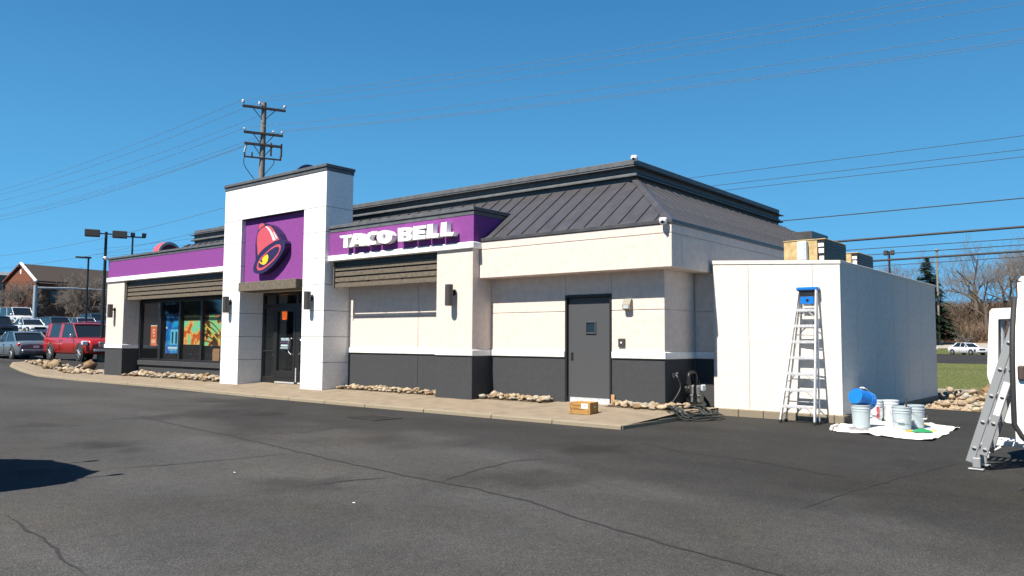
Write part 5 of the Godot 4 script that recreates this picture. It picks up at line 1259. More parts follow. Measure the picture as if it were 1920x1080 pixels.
	light_pole(V(-22.1, 0.9, -126.0), 15.5, 3, "pale concrete lamp post beside the evergreen tree")
	light_pole(V(-28.0, 1.3, -121.5), 14.9, 4, "dark floodlight pole rising behind the cooler roof")
	var mast := thing("signal_mast", "thick pale blue grey steel mast with long horizontal arm before the brick building", "mast", V(-82.6, 2.4, -17.6))
	var ms := Shape.new(); ms.tube([V(0, 0, 0), V(0, 4.4, 0)], [0.21, 0.17], 14); obj("mast_pole", ms, plain(lin(0.34, 0.42, 0.45), 0.5, 0.3), mast)
	var ma := Shape.new(); ma.tube([V(0, 4.15, 0), V(-5.0, 4.6, -5.6), V(-13.0, 5.1, -14.0)], [0.11, 0.08, 0.06], 8); obj("mast_arm", ma, plain(lin(0.55, 0.56, 0.55), 0.5), mast)

func light_pole(at: Vector3, h: float, kind: int, label: String) -> void:
	var t := thing("light_pole", label, "light pole", at, 0.0, "parking lot light poles")
	var dark: Material = M.dark_metal if kind != 3 else M.pale_concrete
	var r := 0.075 if kind < 3 else 0.16
	var s := Shape.new(); s.tube([V(0, 0, 0), V(0, h, 0)], [r * 1.15, r * 0.9], 10); obj("pole", s, dark, t)
	var b := Shape.new(); b.lathe([[0.0, 0.0], [r * 2.6, 0.0], [r * 2.6, 0.45 if kind < 3 else 1.2], [r * 1.2, 0.5 if kind < 3 else 1.3]], 14); obj("base", b, M.pale_concrete, t)
	match kind:
		0:
			var ad := V(0.42, 0, -0.9).normalized()
			for e in [-1.0, 1.0]:
				var a := Shape.new(); a.tube([V(0, h - 0.1, 0), V(0, h - 0.1, 0) + ad * e * 0.3], 0.035, 6); var ao := obj("arm", a, dark, t)
				var c: Vector3 = V(0, h - 0.1, 0) + ad * e * 0.62
				var hd := Shape.new(); hd.bev(V(-0.24, -0.17, -0.34), V(0.24, 0.17, 0.34), 0.02, Transform3D(Basis(V(0, 1, 0).cross(ad), V(0, 1, 0), ad), c)); obj("lamp_head", hd, M.lamp_metal, t)
		1:
			var a := Shape.new(); a.bev(V(-0.05, -0.05, -0.9), V(0.05, 0.05, 0.9), 0.01, turned(V(0, h, 0), -0.45)); obj("arm", a, dark, t)
			for e in [-0.8, 0.0, 0.8]:
				var hd := Shape.new(); hd.bev(V(-0.12, 0.0, -0.16), V(0.12, 0.32, 0.16), 0.03, turned(V(0, h, 0), -0.45) * turned(V(0, 0.02, e))); obj("lamp_head", hd, dark, t)
		2:
			var hd := Shape.new(); hd.bev(V(-0.15, -0.08, -0.2), V(0.15, 0.06, 0.9), 0.03, turned(V(0, h, 0), -0.5)); obj("lamp_head", hd, dark, t)
		3:
			var hd := Shape.new(); hd.bev(V(-0.3, -0.12, -0.3), V(0.3, 0.15, 0.3), 0.05, turned(V(0, h, 0))); obj("lamp_head", hd, dark, t)
		4:
			for e in [-0.55, 0.55]:
				var hd := Shape.new(); hd.bev(V(-0.3, -0.4, -0.3), V(0.3, 0.4, 0.3), 0.1, turned(V(e * 0.9, h - 0.2, 0), 0.3 * e)); obj("lamp_head", hd, M.lamp_metal, t)

# ---- vehicles -------------------------------------------------------------------------------------------------------
# front of the car is at +x; d: length, width, roof, belt, hood, deck heights, windscreen foot and top, rear glass top and foot along x
func car(called: String, label: String, cat: String, at: Vector3, turn: float, d: Dictionary, paint: Color, group: String) -> Node3D:
	var t := thing(called, label, cat, at, turn, group)
	var pm := plain(paint, 0.28, 0.25); pm.clearcoat_enabled = true; pm.clearcoat = 0.7; pm.clearcoat_roughness = 0.08
	var L: float = d.l; var W: float = d.w / 2.0; var gc: float = d.clear; var wr: float = d.wheel
	var xs := [-L / 2, -L / 2 + 0.05, -L / 2 + 0.25, d.d, d.a, L / 2 - 0.55, L / 2 - 0.22, L / 2 - 0.05, L / 2]
	var tops := [d.deck * 0.80, d.deck * 0.93, d.deck, maxf(d.deck, d.belt), maxf(d.hood, d.belt) , d.hood, d.hood * 0.965, d.hood * 0.86, d.hood * 0.74]
	var wid := [0.86, 0.93, 0.98, 1.0, 1.0, 0.98, 0.94, 0.88, 0.80]
	var low := [gc + 0.12, gc + 0.06, gc, gc, gc, gc, gc + 0.02, gc + 0.06, gc + 0.12]
	var rings := []
	for i in xs.size():
		var w: float = W * wid[i]; var y0: float = low[i]; var y1: float = tops[i]
		var m := lerpf(y0, y1, 0.55)
		var half := [[w * 0.80, y0], [w * 0.96, y0 + 0.06], [w, m], [w * 0.975, y1 - 0.10], [w * 0.90, y1 - 0.02], [w * 0.5, y1 + 0.015]]
		var ring := []
		for k in range(half.size() - 1, -1, -1): ring.append(V(xs[i], half[k][1], half[k][0]))
		ring.reverse()
		var other := []
		for k in half.size(): other.append(V(xs[i], half[k][1], -half[k][0]))
		# order: up the -z side, over the top, down the +z side
		var full := []
		for p in other: full.append(p)
		for k in range(ring.size() - 1, -1, -1): full.append(ring[k])
		rings.append(full)
	var bs := Shape.new(); bs.loft(rings)
	var body := obj("body", bs, pm, t)
	# glasshouse
	var bw := W * 0.90; var rw: float = W * d.get("tumble", 0.74)
	var A := Vector2(d.a, d.belt - 0.03); var Bp := Vector2(d.b, d.roof - 0.03); var Cp := Vector2(d.c, d.roof - 0.03); var Dp := Vector2(d.d, d.belt - 0.03)
	var P := func(q: Vector2, s: float, top: bool) -> Vector3: return V(q.x, q.y, s * (rw if top else bw))
	var ws := Shape.new(); ws.quad(P.call(A, 1, false), P.call(A, -1, false), P.call(Bp, -1, true), P.call(Bp, 1, true)); obj("windshield", ws, M.car_glass, t)
	var rs := Shape.new(); rs.quad(P.call(Dp, -1, false), P.call(Dp, 1, false), P.call(Cp, 1, true), P.call(Cp, -1, true)); obj("rear_window", rs, M.car_glass, t)
	for s in [1.0, -1.0]:
		var sw := Shape.new()
		if s > 0: sw.quad(P.call(Dp, 1, false), P.call(A, 1, false), P.call(Bp, 1, true), P.call(Cp, 1, true))
		else: sw.quad(P.call(A, -1, false), P.call(Dp, -1, false), P.call(Cp, -1, true), P.call(Bp, -1, true))
		obj("side_window", sw, M.car_glass, t)
		for e in [[A, Bp, 0.035], [Dp, Cp, d.get("cpillar", 0.07)], [A.lerp(Dp, 0.47), Bp.lerp(Cp, 0.42), 0.04]] + d.get("pillars", []):
			var lo: Vector3 = P.call(e[0], s, false); var hi: Vector3 = P.call(e[1], s, true)
			var ps := Shape.new()
			var dir := (hi - lo).normalized(); var zz := V(0, 0, 1); zz = (zz - dir * zz.dot(dir)).normalized()
			ps.bev(V(-e[2], -0.02, -0.02), V(e[2], (hi - lo).length() + 0.02, 0.014), 0.008, Transform3D(Basis(dir.cross(zz), dir, zz), lo))
			obj("pillar", ps, pm, body)
	var rr := []
	for q in [[Cp.x - 0.10, -0.035, 0.92], [Cp.x + 0.02, 0.01, 1.0], [lerpf(Cp.x, Bp.x, 0.5), 0.035, 1.03], [Bp.x - 0.05, 0.012, 1.0], [Bp.x + 0.09, -0.035, 0.93]]:
		var y: float = d.roof + q[1]; var w: float = rw * q[2]
		rr.append([V(q[0], y - 0.045, -w), V(q[0], y - 0.01, -w * 0.96), V(q[0], y + 0.01, -w * 0.5), V(q[0], y + 0.01, w * 0.5), V(q[0], y - 0.01, w * 0.96), V(q[0], y - 0.045, w)])
	var rf := Shape.new(); rf.loft(rr); obj("roof", rf, pm, t)
	# wheels in dark wells
	for x in [d.get("fw", L / 2 - 0.85), d.get("rw", -L / 2 + 0.85)]:
		for s in [1.0, -1.0]:
			var wl := Shape.new(); wl.lathe([[0.0, -0.02], [wr * 1.18, -0.02], [wr * 1.18, 0.004], [0.0, 0.004]], 22, turned(V(x, wr, s * W * 0.995), 0.0, PI / 2 * s)); obj("wheel_well", wl, M.rubber, body)
			wheel(t, V(x, wr, s * (W - 0.07)), wr, 0.21, s)
	for s in [1.0, -1.0]:
		var hl := Shape.new(); hl.bev(V(L / 2 - 0.30, d.hood * 0.70, -0.13), V(L / 2 - 0.055, d.hood * 0.88, 0.13), 0.03, turned(V(0, 0, s * W * 0.70), -0.35 * s * 0.4)); obj("headlight", hl, M.lamp_clear, t)
		var tl := Shape.new(); tl.bev(V(-L / 2 + 0.03, d.deck * 0.70, -0.17), V(-L / 2 + 0.22, d.deck * 0.88, 0.115), 0.03, turned(V(0, 0, s * W * 0.78), 0.0)); obj("taillight", tl, M.lamp_red, t)
		var mr := Shape.new(); mr.bev(V(d.a - 0.42, d.belt, s * W * 1.03 - 0.09), V(d.a - 0.30, d.belt + 0.16, s * W * 1.03 + 0.09), 0.03); obj("mirror", mr, pm if not d.has("chrome") else M.chrome, t)
		for x in [lerpf(d.a, d.d, 0.40), lerpf(d.a, d.d, 0.80)]:
			var hn := Shape.new(); hn.bev(V(x - 0.1, d.belt - 0.16, s * W * 0.995 - 0.02), V(x + 0.06, d.belt - 0.13, s * W * 0.995 + 0.02), 0.008); obj("door_handle", hn, pm, body)
		var gl := Shape.new()
		for x in [d.a - 0.15, lerpf(d.a, d.d, 0.47), lerpf(d.a, d.d, 0.88)]: gl.box(V(x - 0.006, gc + 0.12, s * W * 0.998 - 0.012), V(x + 0.006, d.belt - 0.12, s * W * 0.998 + 0.004))
		obj("door_gap", gl, M.rubber, body)
	var fb := Shape.new(); fb.bev(V(L / 2 - 0.10, gc + 0.12, -W * 0.72), V(L / 2 + 0.03, gc + 0.30, W * 0.72), 0.04); obj("front_bumper", fb, M.chrome if d.has("chrome") else pm, t)
	var gr := Shape.new(); gr.bev(V(L / 2 - 0.08, d.hood * 0.60, -W * 0.48), V(L / 2 + 0.012, d.hood * 0.84, W * 0.48), 0.02); obj("grille", gr, M.chrome if d.has("chrome") else M.rubber, t)
	if d.has("chrome"):
		for k in 3: one_box("grille_bar", V(L / 2 + 0.013, d.hood * (0.63 + 0.07 * k), -W * 0.44), V(L / 2 + 0.02, d.hood * (0.66 + 0.07 * k), W * 0.44), M.rubber, t)
	var rbm := Shape.new(); rbm.bev(V(-L / 2 - 0.05, gc + 0.14, -W * 0.78), V(-L / 2 + 0.10, gc + 0.34, W * 0.78), 0.04); obj("rear_bumper", rbm, M.chrome if d.has("chrome") else pm, t)
	var pl := Shape.new(); pl.bev(V(-L / 2 - 0.004, d.deck * 0.62, -0.15), V(-L / 2 + 0.03, d.deck * 0.75, 0.15), 0.005); obj("number_plate", pl, M.plastic_white, t)
	return t

const SEDAN := {l = 4.6, w = 1.78, roof = 1.45, belt = 0.93, hood = 0.90, deck = 0.98, a = 0.98, b = 0.28, c = -0.95, d = -1.72, clear = 0.19, wheel = 0.32}
const SUV := {l = 4.7, w = 1.88, roof = 1.76, belt = 1.08, hood = 1.05, deck = 1.08, a = 1.12, b = 0.42, c = -1.92, d = -2.20, clear = 0.24, wheel = 0.36, tumble = 0.80, pillars = []}
const PICKUP := {l = 5.6, w = 2.02, roof = 1.90, belt = 1.18, hood = 1.14, deck = 1.20, a = 1.32, b = 0.52, c = -2.45, d = -2.68, clear = 0.34, wheel = 0.41, tumble = 0.80, chrome = true, fw = 1.85, rw = -1.75, pillars = [[Vector2(-0.75, 1.15), Vector2(-0.68, 1.87), 0.17], [Vector2(-2.3, 1.15), Vector2(-2.2, 1.87), 0.14]]}
const VAN := {l = 5.0, w = 1.95, roof = 2.0, belt = 1.15, hood = 1.10, deck = 1.15, a = 1.75, b = 0.95, c = -2.3, d = -2.42, clear = 0.24, wheel = 0.35, tumble = 0.88}

func make_left_background() -> void:
	car("parked_sedan", "slate blue sedan parked with its tail towards the restaurant", "car", V(-43.1, 0.30, -3.1), PI, SEDAN, lin(0.13, 0.165, 0.20), "cars parked in the lot")
	car("pickup_truck", "red pickup truck with matching bed cap and chrome grille", "truck", V(-37.9, 0.30, -4.35), 0.0, PICKUP, lin(0.42, 0.022, 0.020), "cars parked in the lot")
	car("parked_sedan", "pale silver white sedan parked beyond the red truck", "car", V(-68.4, 1.62, -12.3), 0.0, SEDAN, lin(0.62, 0.64, 0.62), "cars parked in the lot")
	car("parked_suv", "black sport utility vehicle cut by the left edge", "car", V(-65.5, 1.4, -8.9), 0.0, SUV, lin(0.012, 0.012, 0.014), "cars parked in the lot")
	car("cargo_van", "white van parked behind the pale sedan", "van", V(-86.3, 2.62, -17.3), 0.0, VAN, lin(0.72, 0.72, 0.72), "cars parked in the lot")
	car("parked_suv", "dark blue sport utility vehicle just beyond the pale sedan", "car", V(-72.6, 1.63, -16.0), 0.0, SUV, lin(0.05, 0.075, 0.11), "cars parked in the lot")
	car("parked_suv", "silver sport utility vehicle above the red truck's cab", "car", V(-72.9, 1.63, -18.4), 0.0, SUV, lin(0.30, 0.34, 0.38), "cars parked in the lot")
	car("parked_sedan", "red car partly hidden behind the red truck's windshield", "car", V(-59.5, 1.3, -13.6), 0.0, SEDAN, lin(0.26, 0.02, 0.03), "cars parked in the lot")
	car("parked_sedan", "dark blue car at the back row beside the light pole", "car", V(-78.5, 2.2, -21.9), 0.0, SUV, lin(0.03, 0.06, 0.12), "cars parked in the lot")
	# a work truck standing behind the viewer's left: only its shadow is in the picture
	var tk := car("cargo_van", "boxy van outside the picture whose shadow falls on the asphalt", "van", V(-4.6, 0.0, 11.95), PI, {l = 3.7, w = 1.9, roof = 2.0, belt = 1.3, hood = 1.2, deck = 1.5, a = 0.6, b = -0.1, c = -1.2, d = -1.75, clear = 0.2, wheel = 0.36, tumble = 0.9, fw = 1.2, rw = -1.1}, lin(0.3, 0.3, 0.3), "")
	for q in [[-0.42, 1.98, 0.8], [-1.58, 1.6, 0.85]]:
		var ps := Shape.new(); ps.tube([V(q[0], q[1], q[2]), V(q[0] - 0.03, q[1] + 0.38, q[2])], 0.015, 6); ps.bev(V(q[0] - 0.07, q[1] + 0.37, q[2] - 0.04), V(q[0] + 0.02, q[1] + 0.50, q[2] + 0.04), 0.015); obj("rack_post", ps, M.dark_metal, tk)
	# parking bay line
	var ls := Shape.new(); ls.quad(V(-30.5, 0.345, -3.0), V(-27.0, 0.345, -3.0), V(-27.0, 0.345, -3.12), V(-30.5, 0.345, -3.12))
	# brick building with gable
	var bb := thing("brick_building", "red brick building with white trimmed gable and long brown roof", "building")
	var P := V(-183.4, 17.4, -50.2); var Lc := V(-189.6, 13.9, -49.2); var Rc := V(-176.2, 13.6, -50.6)
	var run := V(-186.0 - -183.4, 0, -68.9 + 50.2).normalized() * 62.0
	var g := Shape.new()
	var dn := func(p: Vector3) -> Vector3: return V(p.x, 0.0, p.z)
	g.quad(dn.call(Lc), dn.call(Rc), Rc, Lc); g.tri(Lc, Rc, P)
	g.quad(dn.call(Rc), dn.call(Rc) + run, Rc + run, Rc); g.quad(dn.call(Lc) + run, dn.call(Lc), Lc, Lc + run)
	obj("wall", g, M.brick, bb)
	var fw: Vector3 = (Rc - Lc).cross(V(0, 1, 0)).normalized() * -1.0
	if fw.dot(V(5, 0, 13) - P) < 0: fw = -fw
	var rfs := Shape.new()
	rfs.quad(Rc + V(0, -0.3, 0) + (Rc - P) * 0.06 , Rc + run + V(0, -0.3, 0) + (Rc - P) * 0.06, P + run + V(0, 0.1, 0), P + V(0, 0.1, 0))
	rfs.quad(Lc + run + (Lc - P) * 0.06, Lc + (Lc - P) * 0.06, P + V(0, 0.1, 0), P + run + V(0, 0.1, 0))
	var rfo := obj("roof", rfs, M.shingle, bb)
	for q in [Lc, Rc]:
		var ts := Shape.new(); ts.tube([q + (q - P) * 0.06 + fw * 0.25, P + fw * 0.25 + V(0, 0.15, 0)], 0.32, 6); obj("gable_trim", ts, M.white_paint if q == Rc else M.brick, rfo)
	var ax := (Rc - Lc); ax.y = 0; ax = ax.normalized()
	var fr := Transform3D(Basis(ax, V(0, 1, 0), ax.cross(V(0, 1, 0))), V(P.x, 0, P.z))
	if fr.basis.z.dot(fw) < 0: fr.basis.z = -fr.basis.z
	for q in [[-4.6, 9.3], [-2.9, 9.3], [0.4, 9.3], [2.6, 9.3], [4.7, 9.3], [-4.6, 4.5], [-1.0, 4.5], [2.6, 4.5]]:
		var w := Shape.new(); w.box(V(q[0] - 0.75, q[1], 0.02), V(q[0] + 0.75, q[1] + 2.5, 0.15), fr); var wo := obj("window", w, M.white_paint, bb)
		var pn := Shape.new(); pn.box(V(q[0] - 0.55, q[1] + 0.15, 0.16), V(q[0] + 0.55, q[1] + 2.3, 0.2), fr); obj("pane", pn, M.car_glass, wo)
	var bd := Shape.new(); bd.box(V(-6.4, 12.0, 0.02), V(6.6, 12.35, 0.2), fr); obj("stone_band", bd, M.pale_concrete, bb)
	var vt := Shape.new(); vt.box(V(-0.4, 15.0, 0.02), V(0.1, 16.2, 0.2), fr); obj("gable_vent", vt, M.white_paint, bb)
	var sgn := Shape.new(); sgn.bev(V(-1.8, 13.0, 0.02), V(1.0, 13.9, 0.3), 0.1, fr); obj("sign_board", sgn, M.pale_concrete, bb)
	for k in 9:
		var p: Vector3 = dn.call(Rc) + run.normalized() * (4.0 + k * 6.5)
		var sx := run.normalized(); var wx := Transform3D(Basis(sx, V(0, 1, 0), sx.cross(V(0, 1, 0))), p)
		for y in [3.5, 9.3]:
			var w := Shape.new(); w.box(V(-1.2, y, -0.12), V(1.2, y + 2.3, 0.12), wx); obj("window", w, M.car_glass, bb)
	var gb := thing("grey_building", "pale grey office block with glass bands at the left edge", "building", V(-214.0, 0.0, -50.0), -0.3)
	var gs := Shape.new(); gs.box(V(-9, 0, -14), V(4.6, 16.5, 10)); obj("wall", gs, M.pale_concrete, gb)
	var gr2 := Shape.new(); gr2.box(V(-9.6, 16.5, -14.6), V(5.2, 17.3, 10.6)); obj("roof_edge", gr2, M.white_paint, gb)
	for k in 4:
		for c in 6:
			one_box("window", V(4.6, 2.0 + k * 3.7, -12.5 + c * 3.7), V(4.75, 4.4 + k * 3.7, -9.8 + c * 3.7), M.car_glass, gb)
			if c < 4: one_box("window", V(-8.4 + c * 3.3, 2.0 + k * 3.7, 10.0), V(-5.9 + c * 3.3, 4.4 + k * 3.7, 10.15), M.car_glass, gb)
	# bare trees before the brick building
	var tv := [tree_meshes(11, 9.5, 1.2, 0.022), tree_meshes(12, 10.0, 1.2, 0.022), tree_meshes(13, 9.0, 1.25, 0.022)]
	var spots := [[-112.0, -33.0, 1.0, "dense bare brown tree before the long roof, beside the signal mast"], [-104.5, -32.3, 1.05, "dense bare brown tree before the long roof, beside the slim light pole"], [-121.0, -37.5, 1.0, "bare brown tree before the brick wall"], [-99.0, -33.0, 1.0, "bare brown tree just left of the corner column"], [-131.0, -31.0, 1.1, "bare tree before the pale grey office block"], [-108.0, -36.5, 1.1, "bare tree behind the other bare trees at the long roof"], [-94.0, -34.0, 0.9, "bare tree partly behind the corner column"]]
	for i in spots.size():
		var q: Array = spots[i]
		place_tree("bare_tree", q[3], V(q[0], 2.2, q[1]), i * 1.7, q[2], tv[i % 3], M.bark, M.twig, "bare trees before the brick building")
	# clipped low wall of shrubs beyond the cars
	var hs := thicket(2200, 91, func(r: RandomNumberGenerator) -> Vector3: return V(r.randf_range(-128, -88), 2.5, r.randf_range(-38, -30)), 0.8, 2.2)
	var ho := obj("brown_shrubbery", hs, M.brush); tag(ho, "brown leafless shrubbery massed before the far brick building", "shrubbery", "", "stuff")

# ---- trees ----------------------------------------------------------------------------------------------------------
func tree_meshes(seed_: int, h: float, dense: float, fine := 0.02) -> Array:
	var r := RandomNumberGenerator.new(); r.seed = seed_
	var tk := Shape.new(); var tw := Shape.new()
	var grow := [[V(0, 0, 0), V(0, 1, 0), h * 0.34, h * 0.022, 0]]
	while grow.size() > 0:
		var g: Array = grow.pop_back()
		var p: Vector3 = g[0]; var d: Vector3 = g[1]; var l: float = g[2]; var rad: float = g[3]; var lev: int = g[4]
		var path := [p]; var rr := [rad]
		var seg := 4 if lev < 3 else 3
		var dd := d
		for k in seg:
			dd = (dd + V(r.randf_range(-1, 1), r.randf_range(-0.4, 0.8), r.randf_range(-1, 1)) * 0.16).normalized()
			path.append(path[-1] + dd * l / seg); rr.append(lerpf(rad, rad * 0.55, (k + 1.0) / seg))
		if lev < 2: tk.tube(path, rr, 7 if lev == 0 else 5, false)
		else: tw.tube(path, rr, 3, false)
		if lev < 5:
			var n: int = [5, 5, 5, 4, 3][lev]
			if lev >= 2: n = int(n * dense)
			for k in n:
				var t := r.randf_range(0.35 if lev > 0 else 0.5, 1.0)
				var i := int(t * seg); i = mini(i, seg - 1)
				var at: Vector3 = path[i].lerp(path[i + 1], t * seg - i)
				var a := r.randf() * TAU
				var side := dd.cross(V(cos(a), 0.3, sin(a))).normalized()
				var nd := (dd * 0.75 + side * r.randf_range(0.55, 1.0) + V(0, 0.18, 0)).normalized()
				grow.append([at, nd, l * r.randf_range(0.55, 0.82), maxf(rr[i] * 0.55, fine), lev + 1])
	return [tk.mesh(), tw.mesh()]
func place_tree(called: String, label: String, at: Vector3, turn: float, k: float, m: Array, bark: Material, leaf: Material, group: String) -> void:
	var t := thing(called, label, "tree", at, turn, group)
	t.scale = Vector3.ONE * k
	obj("trunk", m[0], bark, t); obj("crown", m[1], leaf, t)
func evergreen_meshes(seed_: int, h: float, w: float) -> Array:
	var r := RandomNumberGenerator.new(); r.seed = seed_
	var tk := Shape.new(); tk.tube([V(0, 0, 0), V(0, h * 0.97, 0)], [h * 0.018, 0.02], 7, false)
	var tw := Shape.new()
	var y := h * 0.08
	while y < h:
		var f := 1.0 - y / h
		var n := int(7 + 10 * f)
		var reach := w * pow(f, 0.8) + 0.15
		for k in n:
			var a := r.randf() * TAU; var l := reach * r.randf_range(0.55, 1.12)
			var out := V(cos(a), 0, sin(a)); var side := V(-sin(a), 0, cos(a))
			var p0 := V(0, y + r.randf_range(-0.2, 0.2), 0)
			var m := int(5 + l * 5)
			for j in m:
				var t := (j + 1.0) / m
				var c := p0 + out * l * t + V(0, 0.25 * l * t - 0.42 * l * t * t, 0)
				var s := (0.20 + 0.24 * l * (1.0 - t) + 0.05) * r.randf_range(0.7, 1.2)
				for e in [-1.0, 1.0]:
					var tip: Vector3 = c + side * e * s + out * s * 0.7 + V(0, r.randf_range(-0.22, 0.05) * s * 2.0, 0)
					var q := out * 0.10 * (1 + l * 0.2) + V(0, r.randf_range(-0.05, 0.05), 0)
					tw.tri(c - q, tip, c + q)
				tw.tri(c - side * 0.07, c + out * 0.3 + V(0, -0.12 * r.randf(), 0), c + side * 0.07)
		y += h * 0.021
	return [tk.mesh(), tw.mesh()]
func thicket(n: int, seed_: int, where: Callable, lo: float, hi: float) -> Shape:
	var r := RandomNumberGenerator.new(); r.seed = seed_
	var s := Shape.new(); s.coloured = true
	var clumps := noise(0.06, seed_, 2)
	for i in n:
		var p: Vector3 = where.call(r)
		var h := r.randf_range(lo, hi)
		var k := r.randf_range(0.6, 1.3) * (1.0 + 0.9 * clumps.get_noise_2d(p.x, p.z))
		s.tint = Color(k, k * r.randf_range(0.88, 1.05), k * r.randf_range(0.85, 1.1))
		for j in 9:
			var a := r.randf() * TAU
			var d := V(cos(a) * r.randf_range(0.1, 0.75), 1.0, sin(a) * r.randf_range(0.1, 0.75)).normalized()
			var top := p + d * h * r.randf_range(0.6, 1.1)
			var w := V(-sin(a), 0.1, cos(a)) * h * 0.022
			var mid := p.lerp(top, 0.55) + V(r.randf_range(-1, 1), 0, r.randf_range(-1, 1)) * 0.08 * h
			s.quad(p - w, p + w, mid + w * 0.7, mid - w * 0.7); s.tri(mid - w * 0.7, mid + w * 0.7, top)
			for m in 2:
				var b := mid.lerp(top, r.randf()); var e := b + V(r.randf_range(-1, 1), r.randf_range(0.2, 1), r.randf_range(-1, 1)) * h * 0.2
				s.tri(b - w * 0.5, b + w * 0.5, e)
	return s

func hill_height(x: float, z: float) -> float:
	var t := smooth(-136.0, -172.0, z)
	return 1.75 + 7.5 * t + 1.2 * sin(x * 0.06) * t
func make_right_background() -> void:
	# lawn behind the cooler with a pale kerb, grey lot, grass verge, road, then the brushy bank
	var ks := Shape.new()
	for k in 9: ks.bev(V(-4.0 + k * 1.6, -0.05, -12.25 - 0.02 * k), V(-2.42 + k * 1.6, 0.13, -11.75 - 0.02 * k), 0.02)
	structure("lawn_kerb", ks, M.pale_concrete)
	var lw := Shape.new(); lw.coloured = true
	var nn := noise(0.25, 71, 3)
	var x0 := -14.0
	for i in 40:
		for j in 44:
			var p := []
			for q in [[i, j], [i, j + 1], [i + 1, j + 1], [i + 1, j]]:
				var zz: float = -12.2 - q[1] * 0.85
				var xx: float = lerpf(-5.0 - (-12.2 - zz) * 0.12, 14.0, q[0] / 40.0)
				p.append(V(xx, 0.088, zz))
			lw.tint = Color(0.9, 1, 0.9)
			lw.put(p[0], Vector3.UP); lw.put(p[1], Vector3.UP); lw.put(p[2], Vector3.UP); lw.put(p[0], Vector3.UP); lw.put(p[2], Vector3.UP); lw.put(p[3], Vector3.UP)
	structure("lawn", lw, M.lawn)
	var r := RandomNumberGenerator.new(); r.seed = 88
	var gs := Shape.new(); gs.coloured = true
	for i in 9000:
		var z := -12.3 - 37.0 * pow(r.randf(), 1.3)
		var x := r.randf_range(-4.8 - (-12.2 - z) * 0.12, 5.5)
		var p := V(x, 0.09, z)
		var dry := clampf(0.28 + 0.9 * nn.get_noise_2d(x * 0.8 + 30, z * 0.8) + (0.5 if z > -14.6 and z < -13.6 else 0.0), 0, 1)
		var c := Color(0.075, 0.10, 0.028).lerp(Color(0.16, 0.135, 0.065), dry * r.randf_range(0.4, 1.0))
		gs.tint = c * r.randf_range(0.8, 1.3)
		var a := r.randf_range(-0.6, 0.6); var h := r.randf_range(0.015, 0.032); var w := V(cos(a), 0, sin(a)) * 0.012 * (1.0 + (-z - 12.0) * 0.03)
		var gn := V(sin(a), 1.2, cos(a)).normalized()
		gs.put(p - w, gn); gs.put(p + V(r.randf_range(-0.04, 0.04), h, -0.03 * r.randf()), gn); gs.put(p + w, gn)
	tag(obj("grass", gs, M.grass), "short green grass with dry streaks behind the cooler", "grass", "", "stuff")
	# verge and road rising to the bank
	var vg := Shape.new(); vg.quad(V(-90, 0.235, -100.5), V(60, 0.235, -100.5), V(60, 0.95, -112), V(-90, 0.95, -112)); structure("grass_verge", vg, M.lawn)
	var rd := Shape.new(); rd.quad(V(-110, 0.93, -111.5), V(70, 0.93, -111.5), V(70, 1.75, -136), V(-110, 1.75, -136)); structure("far_road", rd, M.road_pale)
	var hl := Shape.new()
	for i in 40:
		for j in 16:
			var p := []
			for q in [[i, j], [i + 1, j], [i + 1, j + 1], [i, j + 1]]:
				var x: float = -130.0 + q[0] * 6.0; var z: float = -135.5 - q[1] * 4.0
				p.append(V(x, hill_height(x, z), z))
			hl.quad(p[0], p[1], p[2], p[3])
	structure("hill", hl, M.hill)
	var br := thicket(9000, 92, func(q: RandomNumberGenerator) -> Vector3:
		var x := q.randf_range(-60, 12); var z := -138.0 - 44.0 * pow(q.randf(), 0.8)
		return V(x, hill_height(x, z) - 0.1, z), 0.8, 3.2)
	tag(obj("hillside_brush", br, M.brush), "brown leafless brush covering the bank beyond the road", "brush", "", "stuff")
	# cars and trees
	car("parked_sedan", "white car parked side on beyond the lawn", "car", V(-13.4, 0.22, -97.5), -0.65, SEDAN, lin(0.78, 0.78, 0.78), "cars parked in the lot")
	car("parked_sedan", "dark car half hidden behind the cooler corner", "car", V(-17.9, 0.22, -92.5), -0.65, SEDAN, lin(0.015, 0.02, 0.035), "cars parked in the lot")
	var ev := evergreen_meshes(31, 14.0, 5.2)
	place_tree("evergreen_tree", "dark green spruce rising behind the cooler's back edge", V(-23.9, 1.6, -127.5), 0.0, 1.0, ev, M.bark, M.needle, "")
	var tv := [tree_meshes(41, 21.0, 0.75, 0.017), tree_meshes(42, 18.0, 0.75, 0.017), tree_meshes(43, 17.0, 0.75, 0.017)]
	var spots := [[-21.9, -157.0, 1.05, "tall bare tree standing centrally behind the white car"], [-14.5, -150.0, 1.1, "spreading bare tree above the open van door"], [-17.5, -164.0, 0.9, "bare tree between the tall one and the van"], [-28.8, -152.0, 0.95, "thin bare tree just right of the spruce"], [-10.5, -156.0, 1.2, "bare reddish tree at the right edge"], [-30.5, -136.0, 1.1, "pale bare tree rising behind the second condensing unit"], [-33.0, -145.0, 0.95, "bare tree behind the floodlight pole"], [-24.5, -170.0, 0.8, "slim bare tree far up the bank"], [-8.0, -145.0, 0.9, "low bare tree beside the van roof"], [-19.0, -148.0, 0.85, "bare tree in front of the tall one on the bank"], [-12.5, -160.0, 1.15, "bare tree behind the spreading one above the van door"], [-16.0, -172.0, 1.1, "bare tree high on the bank between the tall trees"], [-25.8, -146.0, 0.75, "low bare tree on the bank right of the spruce"], [-9.0, -165.0, 1.25, "tall bare tree cut by the right edge"], [-36.0, -160.0, 1.0, "bare tree behind the cooler roof far up"]]
